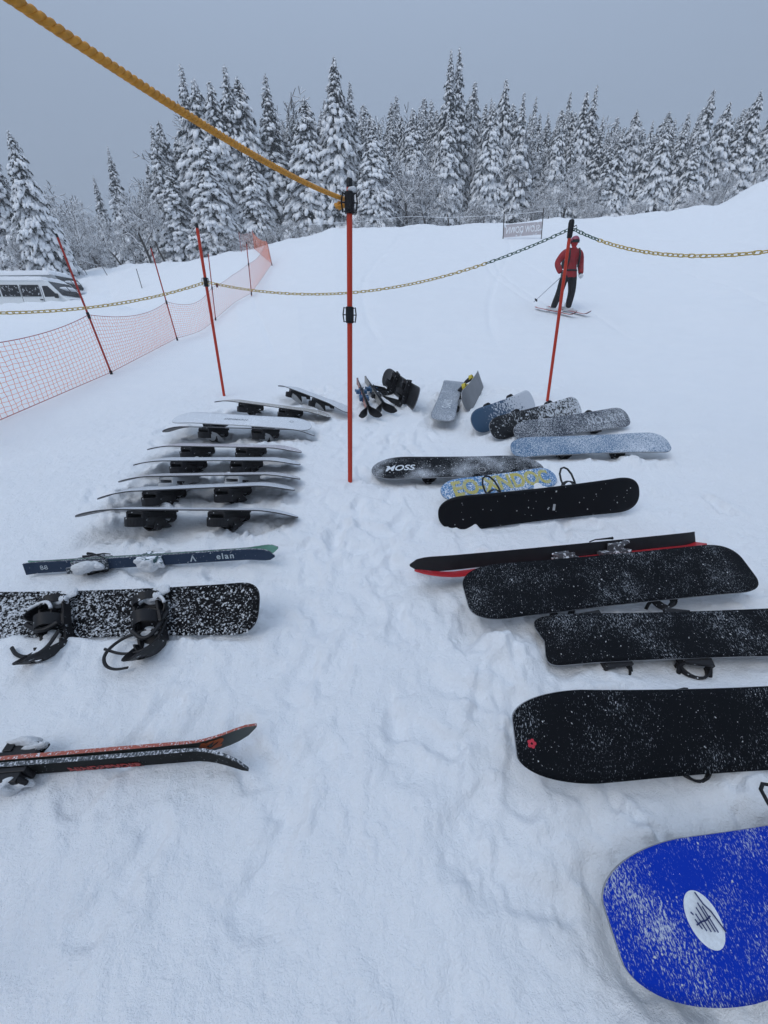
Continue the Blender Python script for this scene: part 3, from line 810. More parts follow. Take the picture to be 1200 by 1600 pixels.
def ski_binding(ski, x, mats, snow=False, sc=1.0, th=.014):
    """toe piece and heel piece with its brake arms"""
    a = MB(); a.box((0, 0, .008), (.14, .062, .016)); a.box((.02, 0, .03), (.075, .055, .03)); a.tube([(.05, -.02, .03), (.075, 0, .04), (.05, .02, .03)], .010, 6)
    a.box((-.03, -.028, .03), (.03, .012, .028)); a.box((-.03, .028, .03), (.03, .012, .028))
    obj('toe_piece', a.mesh('toe_piece', [mats[0]], bevel=.003), ski, T(x + .16, 0, th) @ Matrix.Scale(sc, 4))
    b = MB(); b.box((0, 0, .01), (.19, .06, .02)); b.box((-.01, 0, .04), (.075, .05, .045)); b.box((-.06, 0, .055), (.07, .035, .018), Matrix.Rotation(.35, 3, 'Y'))
    obj('heel_piece', b.mesh('heel_piece', [mats[1]], bevel=.003), ski, T(x - .17, 0, th) @ Matrix.Scale(sc, 4))
    c = MB()
    for s in (-1, 1): c.tube([(0, s * .04, .012), (-.03, s * .052, .0), (-.09, s * .056, -.035), (-.12, s * .056, -.04)], [.004, .004, .006, .009], 6)
    obj('brake', c.mesh('brake', [M['black']], smooth=True), ski, T(x - .08, 0, th))
    if snow:
        for q_, (dx, dy, dz, r_) in enumerate(((.17, .0, .048, .040), (.13, .012, .040, .032), (.21, -.008, .036, .028), (-.17, 0, .062, .040), (-.12, .01, .050, .034), (-.215, -.01, .052, .030))):
            lump('snow_cap', (x + dx, dy, th + dz), (r_ * 1.25, r_ * .85, r_ * .6), M['clump'], 4 + q_, sub=3, rough=.34, parent=ski)

def ski_pair(label, tail, tip, L, W, mats_near, mats_far, lean=0, gap=.004, bind_x=-.05, snow=False, bmat=None, spread=0.0, rise=.07):
    """two skis clipped base to base and lying on their edges; tail and tip are points of the centre line"""
    tail, tip = np.array(tail), np.array(tip)
    x = (tip - tail) / np.linalg.norm(tip - tail)
    near = np.cross(x, (0, 0, 1.0)); near /= np.linalg.norm(near)
    up = np.cross(near, x)
    if near[1] > 0 and abs(near[1]) > .3: near, up = -near, up
    la = math.radians(lean)
    near, up = near * math.cos(la) + up * math.sin(la), up * math.cos(la) - near * math.sin(la)
    c = (tail + tip) / 2
    t = thing('ski_pair', frame_mat(c, x, np.cross(near, x), near) if False else Matrix.Translation(c), label, 'skis', 'pairs of skis laid on the snow')
    out = []
    for s, mt in ((1, mats_near), (-1, mats_far)):
        z = near * s; y = np.cross(z, x)
        xs = x + z * spread; xs /= np.linalg.norm(xs); y = np.cross(z, xs); z2 = np.cross(xs, y)
        m = frame_mat(near * s * gap, xs, y, z2)
        k = obj('ski', ski_mesh(L, W, mt, tip_rise=rise), t, m)
        ski_binding(k, bind_x, bmat or (M['black'], M['black']), snow)
        out.append(k)
    return t, out

navy = dusted('navy_topsheet', (.028, .045, .080), .66, 60, patch=.25, seed=21, spec=.15)
mint = plain('mint_base', (.16, .36, .27), .4, var=.1)
mint_b = plain('mint_stripe', (.22, .44, .34), .4, var=.1)
M['snow_edge'] = dusted('snowy_sidewall', (.05, .06, .07), .47, 130, patch=.25, soft=.16, snowc=(.6, .62, .66))
A, B = on_snow(43, 887, .05), on_snow(432, 862, .05)
tp, sk = ski_pair('navy and mint green skis clipped together, lettering near the tip', A, B, float(np.linalg.norm(B - A)), .062, [navy, M['black'], M['snow_edge']], [M['black'], mint, M['snow_edge']],
                  lean=6, bmat=(dusted('mint_binding', (.05, .10, .11), .44, 30, patch=.3), M['snow_edge']), bind_x=-.18, snow=True, rise=.055)
ltr = plain('pale_ink', (.45, .52, .56), .5)
Le = float(np.linalg.norm(B - A))
def on_ski(k, mesh, x, y=0, rot=0, z=.0148, name='lettering'): return obj(name, mesh, k, T(x, y, z) @ RZ(rot))
on_ski(sk[0], text_mesh('elan', .052, ltr, spacing=1.25, bold=.001), Le * .5 - .30)
on_ski(sk[0], text_mesh('88', .038, ltr, spacing=1.2), -Le * .5 + .10, z=.0132)
q = MB(); q.prism([(-.05, .028), (-.02, .028), (.05, -.028), (.02, -.028)], 0, .0006); on_ski(sk[0], q.mesh('stripe', [mint_b]), -Le * .5 + .30, name='stripe', z=.0138)
q = MB(); q.prism([(-.018, -.02), (.0, .022), (.018, -.02), (.010, -.02), (0, .006), (-.010, -.02)], 0, .0006); on_ski(sk[0], q.mesh('emblem', [ltr]), .22, name='emblem', z=.0150)

A, B = on_snow(-300, 1222, .05), on_snow(395, 1166, .05)
k2top = dusted('grey_black_topsheet', (.008, .009, .009), .68, 120, patch=.3, seed=23, spec=.08, rough=.6)
tp, sk = ski_pair('black and green skis nearest on the left, their bindings caked in snow', A, B, float(np.linalg.norm(B - A)), .070, [k2top, M['black'], M['snow_edge']], [M['black'], plain('olive_base', (.035, .045, .038), .35), dusted('coral_sidewall', (.36, .10, .07), .54, 150, patch=.2, soft=.15)],
                  lean=-12, bind_x=-.24, snow=True, spread=.006, rise=.060)
Lk = float(np.linalg.norm(B - A))
orange = plain('orange_ink', (.55, .12, .03), .5)
def on_sole(k, mesh, x, y=0, rot=0, name='lettering'):
    for v in mesh.vertices:
        s = (x + v.co.x + Lk / 2) / Lk
        v.co.z += -(.060 * max(0, (s - .86) / .14) ** 1.7) + .0012
    return obj(name, mesh, k, T(x, y, 0) @ RX(180) @ RZ(rot))
on_sole(sk[1], text_mesh('K2', .066, orange, shear=.5, bold=.004, spacing=1.1), Lk * .5 - .16)
on_ski(sk[0], text_mesh('MINDBENDER', .036, dusted('red_lettering', (.34, .025, .02), .50, 60, patch=.5, soft=.1, bump=.1, snowc=(.03, .03, .03)), spacing=1.1, bold=.002), Lk * .5 - .50, -.022)

# red and black pair on the right: one on its edge with the sole to the viewer, one lying in front
A, B = on_snow(1092, 848, .05), on_snow(645, 893, .06)
x = (B - A) / np.linalg.norm(B - A); L5 = float(np.linalg.norm(B - A))
t = thing('ski_pair', Matrix.Translation((A + B) / 2), 'red and black skis lying beside the wide black snowboard', 'skis', 'pairs of skis laid on the snow')
redtop = dusted('red_topsheet', (.42, .012, .02), .68, 70, patch=.3, seed=25)
gb = (dusted('grey_binding', (.10, .10, .11), .52, 40, patch=.3), dusted('grey_binding_heel', (.08, .08, .09), .52, 40, patch=.3))
up = np.array([0, 0, 1.0]); far = np.cross(up, x) * -1; far = far if far[1] > 0 else -far
up2 = np.cross(x, far); up2 = up2 if up2[2] > 0 else -up2
def orient(zdir, x):
    z = zdir - x * zdir.dot(x); z /= np.linalg.norm(z); return np.cross(z, x), z
y_, z_ = orient(far * .90 - up2 * .42, x)
k1 = obj('ski', ski_mesh(L5, .074, [redtop, M['black'], M['dark_edge']], tip_rise=.06), t, frame_mat(far * .02 + up2 * .02, x, y_, z_)); ski_binding(k1, -.12, (plain('red_plastic', (.5, .02, .03), .4), gb[1]))
x2 = x - far * .03; x2 /= np.linalg.norm(x2)
y_, z_ = orient(far * .35 + up2 * .93, x2)
k2 = obj('ski', ski_mesh(L5, .088, [redtop, M['black'], plain('red_sidewall', (.42, .015, .02), .4)], tip_rise=.05), t, frame_mat(-far * .035 - up2 * .016, x2, y_, z_)); ski_binding(k2, -.15, gb)

# two pairs at the head of the lane
blueb = plain('blue_plastic', (.02, .09, .20), .4)
A, B = on_snow(558, 594, .06), on_snow(580, 652, .07)
ski_pair('orange edged skis with blue bindings standing on edge, tips towards the viewer', A, B, 1.75, .09, [plain('orange_top', (.30, .07, .03), .4), M['black'], M['black']], [M['black'], M['black'], M['black']], lean=0, bmat=(blueb, blueb), rise=.12, spread=.012)
A, B = on_snow(570, 591, .06), on_snow(605, 645, .07)
ski_pair('black and cream skis standing on edge, right of the orange edged skis', A, B, 1.7, .09, [plain('cream_top', (.30, .28, .25), .4), M['black'], M['black']], [M['black'], M['black'], M['black']], lean=0, bmat=(M['black'], blueb), rise=.12, spread=.012)

# ------------------------------------------------------------------ posts
def post(label, base, top, r, mat, clamps=(), cap=True, group=None, snow=False, name='marker_pole', slim=False):
    base, top = np.array(base), np.array(top)
    z = (top - base); L = float(np.linalg.norm(z)); z /= L
    x = np.cross((0, 1.0, 0), z); x /= np.linalg.norm(x); y = np.cross(z, x)
    t = thing(name, frame_mat(base, x, y, z), label, 'pole', group)
    m = MB(); m.lathe([(r, -.25), (r, L * .3), (r * 1.0, L * .6), (r, L - .01), (r * .85, L)], 14)
    obj('shaft', m.mesh('shaft', [mat], smooth=True), t)
    if cap:
        m = MB(); m.lathe([(r * 1.05, L - .045), (r * 1.08, L - .005), (r * .8, L + .008), (r * .3, L + .012)], 14)
        obj('cap', m.mesh('cap', [M['black']], smooth=True), t)
    for h in clamps:
        m = MB(); m.lathe([(r * 1.02, -.05), (r * 1.45, -.048), (r * 1.5, 0), (r * 1.45, .048), (r * 1.02, .05)], 14)
        if not slim:
            for s in (-1, 1):
                m.tube([(s * r * 1.3, 0, -.035), (s * r * 2.2, -.005, -.04), (s * r * 2.35, -.01, 0), (s * r * 2.2, -.005, .04), (s * r * 1.3, 0, .035)], r * .22, 6)
        m.box((0, -r * 1.45, 0), (r * .9, r * .5, .07))
        obj('clamp', m.mesh('clamp', [M['black']], smooth=True), t, T(0, 0, h))
    if snow: lump('snow_cap', (0, 0, L + .015), (r * 1.0, r * 1.0, .03), M['clump'], 3, parent=t)
    return t, base, z, L

base = on_snow(547, 748); Y0 = base[1]; top = at_y(546, 280, Y0)
P0 = post('tall red pole in the middle holding the yellow rope, snow on top', base, top, .0195, M['red_pole'], (0,), snow=True)
H0 = P0[3]
for ch in list(P0[0].children):
    if ch.name.startswith('clamp'): bpy.data.objects.remove(ch)
def clamp_on(t, r, h, slim=False, sc=1.0):
    m = MB(); m.lathe([(r * 1.02, -.055), (r * 1.5, -.052), (r * 1.55, 0), (r * 1.5, .052), (r * 1.02, .055)], 14)
    for s in (-1, 1):
        m.tube([(s * r * 1.3, 0, -.042), (s * r * 2.1, -.008, -.048), (s * r * 2.45, -.012, 0), (s * r * 2.1, -.008, .048), (s * r * 1.3, 0, .042)], r * .24, 6)
        m.tube([(s * r * 1.4, -.005, 0), (s * r * 2.4, -.01, 0)], r * .2, 6)
    m.box((0, -r * 1.5, 0), (r * 1.0, r * .5, .08))
    return obj('clamp', m.mesh('clamp', [M['black']], smooth=True), t, T(0, 0, h) @ Matrix.Scale(sc, 4))
hA = at_y(546, 317, Y0)[2] - base[2]; hB = at_y(546, 492, Y0)[2] - base[2]
clamp_on(P0[0], .0195, hA, sc=1.1); clamp_on(P0[0], .0195, hB)
lump('snow_cap', (.012, -.01, hA + .07), (.03, .025, .018), M['clump'], 8, parent=P0[0])

base1 = on_snow(350, 617); Y1 = base1[1]; top1 = at_y(307, 350, Y1)
P1 = post('red pole behind the left stack of boards, a chain tied halfway up', base1, top1, .0195, M['red_pole'])
c1 = at_y(321, 441, Y1); clamp_on(P1[0], .0195, float(np.linalg.norm(c1 - base1)))
base2 = on_snow(855, 628); Y2 = base2[1]; top2 = at_y(893, 347, Y2)
P2 = post('red pole right of the lane, chains joined at its black top', base2, top2, .0195, M['red_pole'], cap=False)
m = MB(); m.lathe([(.021, -.16), (.030, -.15), (.032, -.06), (.034, -.01), (.028, .02), (.01, .03)], 12); m.tube([(.02, 0, -.05), (.06, -.01, -.035), (.07, -.01, -.06), (.03, 0, -.09)], .006, 6)
obj('chain_holder', m.mesh('chain_holder', [M['black']], smooth=True), P2[0], T(0, 0, P2[3]))

# ------------------------------------------------------------------ yellow rope, three twisted strands
plan_a = np.array([base[0], Y0]); plan_b = np.array([-.83, 1.24])
nrm = np.array([-(plan_b - plan_a)[1], (plan_b - plan_a)[0]])
rp = []
for px, py in ((541, 312), (505, 298), (470, 282), (400, 245), (300, 183), (200, 120), (100, 53), (30, 5)):
    d = ray(px, py); s = plan_a.dot(nrm) / (d[:2].dot(nrm)); rp.append(np.array([0, 0, CZ]) + d * s)
rp = np.array(rp)
hz = np.hypot(rp[:, 0] - rp[0, 0], rp[:, 1] - rp[0, 1])
cf = np.polyfit(hz, rp[:, 2], 3)
dirp = (plan_b - plan_a) / np.linalg.norm(plan_b - plan_a)
hmax = 3.1
hh = np.linspace(0, hmax, 520)
zz = np.polyval(cf, np.minimum(hh, hz[-1])) + np.maximum(hh - hz[-1], 0) * np.polyval(np.polyder(cf), hz[-1])
path = np.stack([rp[0, 0] + dirp[0] * hh, rp[0, 1] + dirp[1] * hh, zz], -1)
path += (rp[0] - path[0]) * np.exp(-hh[:, None] / .3)
rope = thing('yellow_rope', Matrix.Identity(4), 'thick twisted yellow rope running from the middle pole out past the upper left', 'rope')
arc = np.concatenate([[0], np.cumsum(np.linalg.norm(np.diff(path, axis=0), axis=1))])
tan = np.gradient(path, axis=0); tan /= np.linalg.norm(tan, axis=1)[:, None]
sd = np.cross(tan, (0, 0, 1.0)); sd /= np.linalg.norm(sd, axis=1)[:, None]; upv = np.cross(sd, tan)
for k in range(3):
    ph = 2 * math.pi * (arc / .066 + k / 3)
    q = path + 0.0064 * (sd * np.cos(ph)[:, None] + upv * np.sin(ph)[:, None])
    mb = MB(); mb.tube(q, .0072, 8); obj('strand', mb.mesh('strand', [M['rope']], smooth=True, angle=1.5), rope)
kc = rp[0]
mb = MB()
mb.tube([kc + np.array(p) for p in ((0, 0, 0), (-.035, -.02, -.01), (-.06, -.02, -.035), (-.05, -.03, -.055), (-.02, -.03, -.045), (0, -.02, -.02))], .012, 8)
mb.tube([kc + np.array(p) for p in ((-.01, -.025, -.03), (-.04, -.035, -.045), (-.065, -.03, -.05), (-.075, -.02, -.03))], .011, 8)
obj('knot', mb.mesh('knot', [M['rope']], smooth=True, angle=1.5), rope)
lump('snow_cap', kc + np.array([-.03, -.025, -.008]), (.035, .018, .012), M['clump'], 9, parent=rope)
endp = path[-1]
gz = float(terrain(endp[0] - .02, endp[1]))
post('red pole beside the viewer where the yellow rope ends', (endp[0] - .02, endp[1], gz), (endp[0] - .02, endp[1], endp[2] + .08), .0195, M['red_pole'])

# ------------------------------------------------------------------ plastic chains
def link_mesh(mat, name):
    pts = []
    for a in np.linspace(0, 2 * math.pi, 13)[:-1]:
        pts.append((.017 * math.copysign(1, math.cos(a)) * (abs(math.cos(a)) > 1e-6) + .016 * math.cos(a), .016 * math.sin(a), 0))
    mb = MB(); mb.tube(pts, .0048, 5, closed=True)
    return mb.mesh(name, [mat], smooth=True, angle=1.5)
LG, LK = link_mesh(M['gold'], 'link_gold'), link_mesh(M['green'], 'link_green')
def chain(label, p, q, sag, green=None, pitch=.052, name='plastic_chain', skew=0.0, frost=False):
    p, q = np.array(p, float), np.array(q, float)
    s = np.linspace(0, 1, 400)
    c = p + (q - p) * s[:, None]; c[:, 2] -= sag * 4 * s * (1 - s)
    al = np.concatenate([[0], np.cumsum(np.linalg.norm(np.diff(c, axis=0), axis=1))])
    n = int(al[-1] / pitch)
    t = thing(name, Matrix.Translation(p), label, 'chain', 'chains hung between the red poles')
    for i in range(n):
        l0 = (i + .5) * pitch
        a = np.array([np.interp(l0 - .02, al, c[:, k]) for k in range(3)]); b = np.array([np.interp(l0 + .02, al, c[:, k]) for k in range(3)])
        x = (b - a) / np.linalg.norm(b - a); y = np.cross((0, 0, 1.0), x); y /= np.linalg.norm(y); z = np.cross(x, y)
        r = math.radians(45 + 90 * (i % 2) + random.uniform(-14, 14))
        y, z = y * math.cos(r) + z * math.sin(r), z * math.cos(r) - y * math.sin(r)
        g = green is not None and (green[0] <= l0 / al[-1] <= green[1])
        obj('link', LK if g else LG, t, frame_mat((a + b) / 2 - p, x, y, z))
    return t
tail_l = at_y(-210, 482, 3.7)
chain('yellow chain running left from the left red pole, above the orange net', c1, tail_l, .16)
e2 = at_y(890, 358, Y2)
chain('chain sagging between the two red poles, dark green near the right one', c1 + np.array([.03, 0, 0]), e2, .36, green=(.79, 1.0))
tail_r = at_y(1640, 285, 2.6)
chain('yellow chain running right from the right red pole, green at its start', e2 + np.array([.05, 0, 0]), tail_r, .30, green=(0, .13))
for tl, lb in ((tail_l, 'red pole at the left end of the yellow chain'), (tail_r, 'red pole at the right end of the yellow chain')):
    g_ = float(terrain(tl[0], tl[1])); post(lb, (tl[0], tl[1], g_), (tl[0], tl[1], tl[2] + .3), .0195, M['red_pole'])
tag_m = MB(); tag_m.lathe([(.008, -.03), (.018, -.02), (.02, 0), (.018, .02), (.008, .03)], 8)
ct = at_y(339, 446, Y1 - .05)
hang = obj('hanging_toggle', tag_m.mesh('hanging_toggle', [plain('dark_red_toggle', (.12, .02, .02), .5)], smooth=True), None, Matrix.Translation(ct) @ Matrix.Scale(.8, 4))
tag(hang, 'small dark red toggle hanging from the chain beside the left red pole', 'toggle')

# ------------------------------------------------------------------ orange safety net on its slanting poles
NETP = [((-160, 735), (-300, 470)), ((175, 586), (88, 366)), ((277, 531), (235, 385)), ((337, 500), (325, 394)), ((393, 460), (385, 379)), ((425, 414), (416, 373))]
NLAB = ['red net pole at the far left end of the orange net', 'red net pole leaning left nearest the viewer, clamp in the middle', 'second red net pole, in front of the snowy slope below the forest',
        'thin net pole just right of the left chain post', 'thin dark net pole where the net climbs the slope', 'net pole at the top of the slope where the net turns']
nb = []
for (b, tpx), lb in zip(NETP, NLAB):
    bp = on_snow(*b); tp_ = at_y(*tpx, bp[1])
    hn = .98
    P = post(lb, bp, tp_, .0165, M['dark_red'], (hn / max(1e-3, (tp_[2] - bp[2]) / np.linalg.norm(tp_ - bp)), .03), name='net_pole', group='poles of the orange net', slim=True)
    nb.append((P[1], P[2]))
for px, py in ((398, 392), (377, 392)):
    d = at_y(px, py, 30.5); d[2] = float(terrain(d[0], d[1])); 
    nb.append((d, np.array([0, 0, 1.0])))
    post('short net pole on the crest, %s of the two left of the net corner' % ('right' if px == 398 else 'left'), d, d + np.array([0, 0, 1.15]), .0165, M['dark_red'], name='net_pole', group='poles of the orange net')
def tubes(P0_, P1_, r):
    d = P1_ - P0_; L = np.linalg.norm(d, axis=1); d = d / (L[:, None] + 1e-9)
    ref = np.where(np.abs(d[:, 2:3]) < .8, np.array([[0, 0, 1.0]]), np.array([[0, 1.0, 0]]))
    a = np.cross(d, ref); a /= np.linalg.norm(a, axis=1)[:, None]; b = np.cross(d, a)
    V = []
    for P in (P0_, P1_):
        for k in range(3):
            q = 2 * math.pi * k / 3; V.append(P + r * (a * math.cos(q) + b * math.sin(q)))
    V = np.stack(V, 1).reshape(-1, 3); n = len(P0_)
    o = (np.arange(n) * 6)[:, None]
    F = np.concatenate([o + np.array([[k, (k + 1) % 3, 3 + (k + 1) % 3, 3 + k]]) for k in range(3)], 0)
    return V, F
net = thing('safety_net', Matrix.Identity(4), 'long orange safety net running up the left side of the slope', 'net')
g0 = []; nrow = 15
for (b0, z0), (b1, z1) in zip(nb[:-1], nb[1:]):
    L = np.linalg.norm(b1 - b0); n = max(4, int(L / .105))
    for i in range(n):
        s = i / n
        p = b0 + (b1 - b0) * s; z = z0 + (z1 - z0) * s
        gz = float(terrain(p[0], p[1])); sag = 4 * s * (1 - s)
        bot = np.array([p[0], p[1], max(gz, p[2] - .25) + .03 + 0]) + z * .02
        bulge = np.array([.05, -.05, 0]) * sag
        g0.append([bot + z * (.95 - .16 * sag * min(1, L / 3)) * (k / nrow) + bulge * math.sin(math.pi * k / nrow) for k in range(nrow + 1)])
G = np.array(g0)
jit = RNG.normal(0, .004, G.shape); G[:, 1:-1] += jit[:, 1:-1]
h0, h1 = G[:-1, 1:-1].reshape(-1, 3), G[1:, 1:-1].reshape(-1, 3)
v0, v1 = G[:, :-1].reshape(-1, 3), G[:, 1:].reshape(-1, 3)
V, F = tubes(np.concatenate([h0, v0]), np.concatenate([h1, v1]), .0030)
obj('mesh_threads', mesh_np('mesh_threads', V, F, M['net'], smooth=False), net)
for k, nm in ((nrow, 'top_cord'), (0, 'bottom_cord')):
    mb = MB(); mb.tube(G[:, k], .005, 5); obj(nm, mb.mesh(nm, [M['dark_red']], smooth=True), net)

for (px, p0, p1), lb in zip(((213, 447, 420), (160, 431, 417), (128, 429, 416)), ('thin dark stake on the snow left of the second net pole', 'short stake on the snow bank, middle of three', 'short stake on the snow bank nearest the parked cars')):
    b = on_snow(px + 8, p0); tt = at_y(px, p1, b[1])
    mb = MB(); mb.tube([b - (tt - b) * .2, tt], .02, 6); tag(obj('marker_stake', mb.mesh('marker_stake', [M['bark']], smooth=True)), lb, 'stake', 'stakes on the snow bank')

# ------------------------------------------------------------------ SLOW DOWN banner seen from behind
sb = on_snow(818, 374); SY = sb[1]
BL, BR = at_y(786, 371, SY), at_y(845, 366, SY)
TLp, TRp = at_y(789, 351, SY), at_y(847, 347, SY)
cx_ = (BL + BR + TLp + TRp) / 4
xd = BR - BL; Wd = float(np.linalg.norm(xd)); xd /= Wd
Hd = float(np.linalg.norm(TLp - BL))
up_ = np.array([0, 0, 1.0]); up_ = up_ - xd * up_.dot(xd); up_ /= np.linalg.norm(up_)
sg = thing('banner_sign', frame_mat(cx_, xd, np.cross(up_, xd), up_), 'grey banner reading SLOW DOWN mirrored, seen from behind on the slope', 'sign')
mb = MB(); mb.box((0, 0, 0), (Wd, .012, Hd)); obj('banner', mb.mesh('banner', [dusted('banner_cloth', (.55, .50, .51), .60, 6, patch=.3, bump=.1)]), sg)
tx = text_mesh('SLOW DOWN', Hd * .72, plain('banner_letters', (.90, .91, .92), .6), bold=.006)
wtx = max(v.co.x for v in tx.vertices) - min(v.co.x for v in tx.vertices)
obj('lettering', tx, sg, T(0, -.008, 0) @ RX(90) @ Matrix.Diagonal((-Wd * .88 / wtx, 1, 1, 1)))
for s in (-1, 1):
    gz = float(terrain(*(cx_ + xd * s * Wd / 2)[:2]))
    mb = MB(); mb.tube([(0, 0, gz - cx_[2] - .3), (0, 0, Hd * .5 + .55)], .022, 8); obj('pole', mb.mesh('pole', [M['bark']], smooth=True), sg, T(s * (Wd / 2 + .02), .0, 0))

# ------------------------------------------------------------------ skier
def skin_mesh(name, joints, bones, mats, sub=2, root=0):
    me = bpy.data.meshes.new(name + '_cage')
    me.from_pydata([j[:3] for j in joints], bones, [])
    o = bpy.data.objects.new(name + '_cage', me); COL.objects.link(o)
    sk_ = o.modifiers.new('skin', 'SKIN'); sk_.use_smooth_shade = True
    for i, j in enumerate(joints):
        r = j[3]; me.skin_vertices[0].data[i].radius = (r, r) if not hasattr(r, '__len__') else r
        me.skin_vertices[0].data[i].use_root = (i == root)
    sd_ = o.modifiers.new('sub', 'SUBSURF'); sd_.levels = sub; sd_.render_levels = sub
    dg = bpy.context.evaluated_depsgraph_get(); dg.update()
    out = bpy.data.meshes.new_from_object(o.evaluated_get(dg))
    bpy.data.objects.remove(o); bpy.data.meshes.remove(me)
    out.name = name; out.materials.clear()
    for m_ in mats: out.materials.append(m_)
    for p in out.polygons: p.use_smooth = True
    return out

SKF = on_snow(878, 488)
sl_y = float(terrain(SKF[0], SKF[1] + .4) - terrain(SKF[0], SKF[1] - .4)) / .8
M['jacket'] = plain('red_jacket', (.27, .006, .010), .7, var=.25, vscale=7, bump=.4, bscale=30)
M['pants'] = dusted('black_trousers', (.012, .012, .014), .70, 40, patch=.2, rough=.7)
M['glove'] = plain('black_glove', (.015, .015, .017), .6)
M['face'] = plain('red_neck_warmer', (.38, .012, .015), .8)
SKF = SKF + np.array([.02, 0, 0])
skr = thing('person', Matrix.Translation(SKF) @ RZ(8) @ Matrix.Scale(.95, 4), 'skier in red jacket and black trousers standing on the slope, one pole out', 'person')
J = [(0, 0, .95, (.15, .12)), (0, 0, 1.08, (.15, .115)), (0, .01, 1.25, (.175, .13)), (0, .015, 1.40, (.165, .12)), (0, .0, 1.50, .075), (0, -.01, 1.57, .07),
     (-.11, 0, .88, .115), (-.19, -.05, .50, .088), (-.25, .03, .16, .078), (-.25, .03, .10, .07),
     (.10, 0, .88, .115), (.115, -.07, .50, .088), (.12, .0, .16, .078), (.12, .0, .10, .07),
     (-.20, .015, 1.42, .092), (-.335, .05, 1.17, .075), (-.30, -.10, .97, .062), (-.285, -.13, .92, .05),
     (.20, .015, 1.42, .092), (.285, .06, 1.16, .075), (.245, -.10, .96, .062), (.235, -.13, .91, .05)]
Bn = [(0, 1), (1, 2), (2, 3), (3, 4), (4, 5), (0, 6), (6, 7), (7, 8), (8, 9), (0, 10), (10, 11), (11, 12), (12, 13), (3, 14), (14, 15), (15, 16), (16, 17), (3, 18), (18, 19), (19, 20), (20, 21)]
J = [(j[0] * 1.12, j[1], j[2], tuple(q * 1.14 for q in (j[3] if hasattr(j[3], '__len__') else (j[3], j[3])))) for j in J]
bd = skin_mesh('body', J, Bn, [M['jacket'], M['pants'], M['face']])
for p in bd.polygons:
    c = p.center
    arm = abs(c.x) > .215 and c.z > .80 and c.y < .12
    p.material_index = 1 if (c.z < .86 and not (arm and c.z > .9)) else (2 if c.z > 1.5 else 0)
obj('body', bd, skr)
# jacket hem and belt, straps
mb = MB(); V = []; F = []
for z, rx, ry in ((.83, .185, .15), (.92, .18, .145), (1.0, .172, .135)):
    for k in range(20):
        a = 2 * math.pi * k / 20; V.append((rx * math.cos(a), ry * math.sin(a), z + .008 * math.sin(3 * a)))
for i in range(2):
    for k in range(20): F.append((i*20+k, i*20+(k+1) % 20, (i+1)*20+(k+1) % 20, (i+1)*20+k))
mb.add(V, F); obj('jacket_hem', mb.mesh('jacket_hem', [M['jacket']], smooth=True, angle=2), skr)
mb = MB(); mb.tube([(.178 * math.cos(a), .142 * math.sin(a), 1.0) for a in np.linspace(0, 2 * math.pi, 21)[:-1]], .022, 6, closed=True); obj('belt', mb.mesh('belt', [M['black']], smooth=True), skr)
for s in (-1, 1):
    mb = MB(); mb.tube([(s * .15, .12, 1.28), (s * .15, .06, 1.50), (s * .14, -.06, 1.50), (s * .145, -.125, 1.38), (s * .15, -.13, 1.2), (s * .16, -.09, 1.08)], .022, 6); obj('backpack_strap', mb.mesh('backpack_strap', [M['black']], smooth=True), skr)
mb = MB(); mb.box((0, .19, 1.28), (.28, .14, .42)); obj('backpack', mb.mesh('backpack', [M['rubber']], smooth=True, bevel=.04), skr)
# head: covered face with nose and chin, helmet, goggles
V, F = ICO2; hv = V * np.array([.078, .095, .115]); nose = np.exp(-((V[:, 0] / .18) ** 2 + ((V[:, 2] + .12) / .2) ** 2)) * (V[:, 1] < -.5); hv[:, 1] -= .018 * nose
chin = np.exp(-((V[:, 0] / .4) ** 2 + ((V[:, 2] + .8) / .25) ** 2)) * (V[:, 1] < 0); hv[:, 1] -= .012 * chin
hd = obj('head', mesh_np('head', hv, F, M['face']), skr, T(0, -.02, 1.635) @ RX(6))
hm = []
for v in V: hm.append(v)
hv2 = V * np.array([.108, .125, .118]) + np.array([0, .012, .035])
keep = [f for f in F if np.mean(V[f][:, 2]) > -.05 or (np.mean(V[f][:, 2]) > -.62 and np.mean(V[f][:, 1]) > .0)]
keep = [f for f in keep if not (np.mean(V[f][:, 1]) < -.35 and np.mean(V[f][:, 2]) < .22)]
obj('helmet', mesh_np('helmet', hv2, np.array(keep), plain('pink_helmet', (.27, .035, .075), .3)), hd)
mb = MB(); Vg = []; Fg = []
for i in range(13):
    a = math.radians(200 + 140 * i / 12)
    for z in (-.015, .045):
        for r in (.098, .118): Vg.append((r * .95 * math.cos(a), r * 1.02 * math.sin(a), z + .008))
for i in range(12):
    a = i * 4
    for q, w in ((0, 1), (1, 3), (3, 2), (2, 0)): Fg.append((a+q, a+w, a+4+w, a+4+q))
mb.add(Vg, Fg); obj('goggles', mb.mesh('goggles', [M['glass']], smooth=True, angle=1.2), hd)
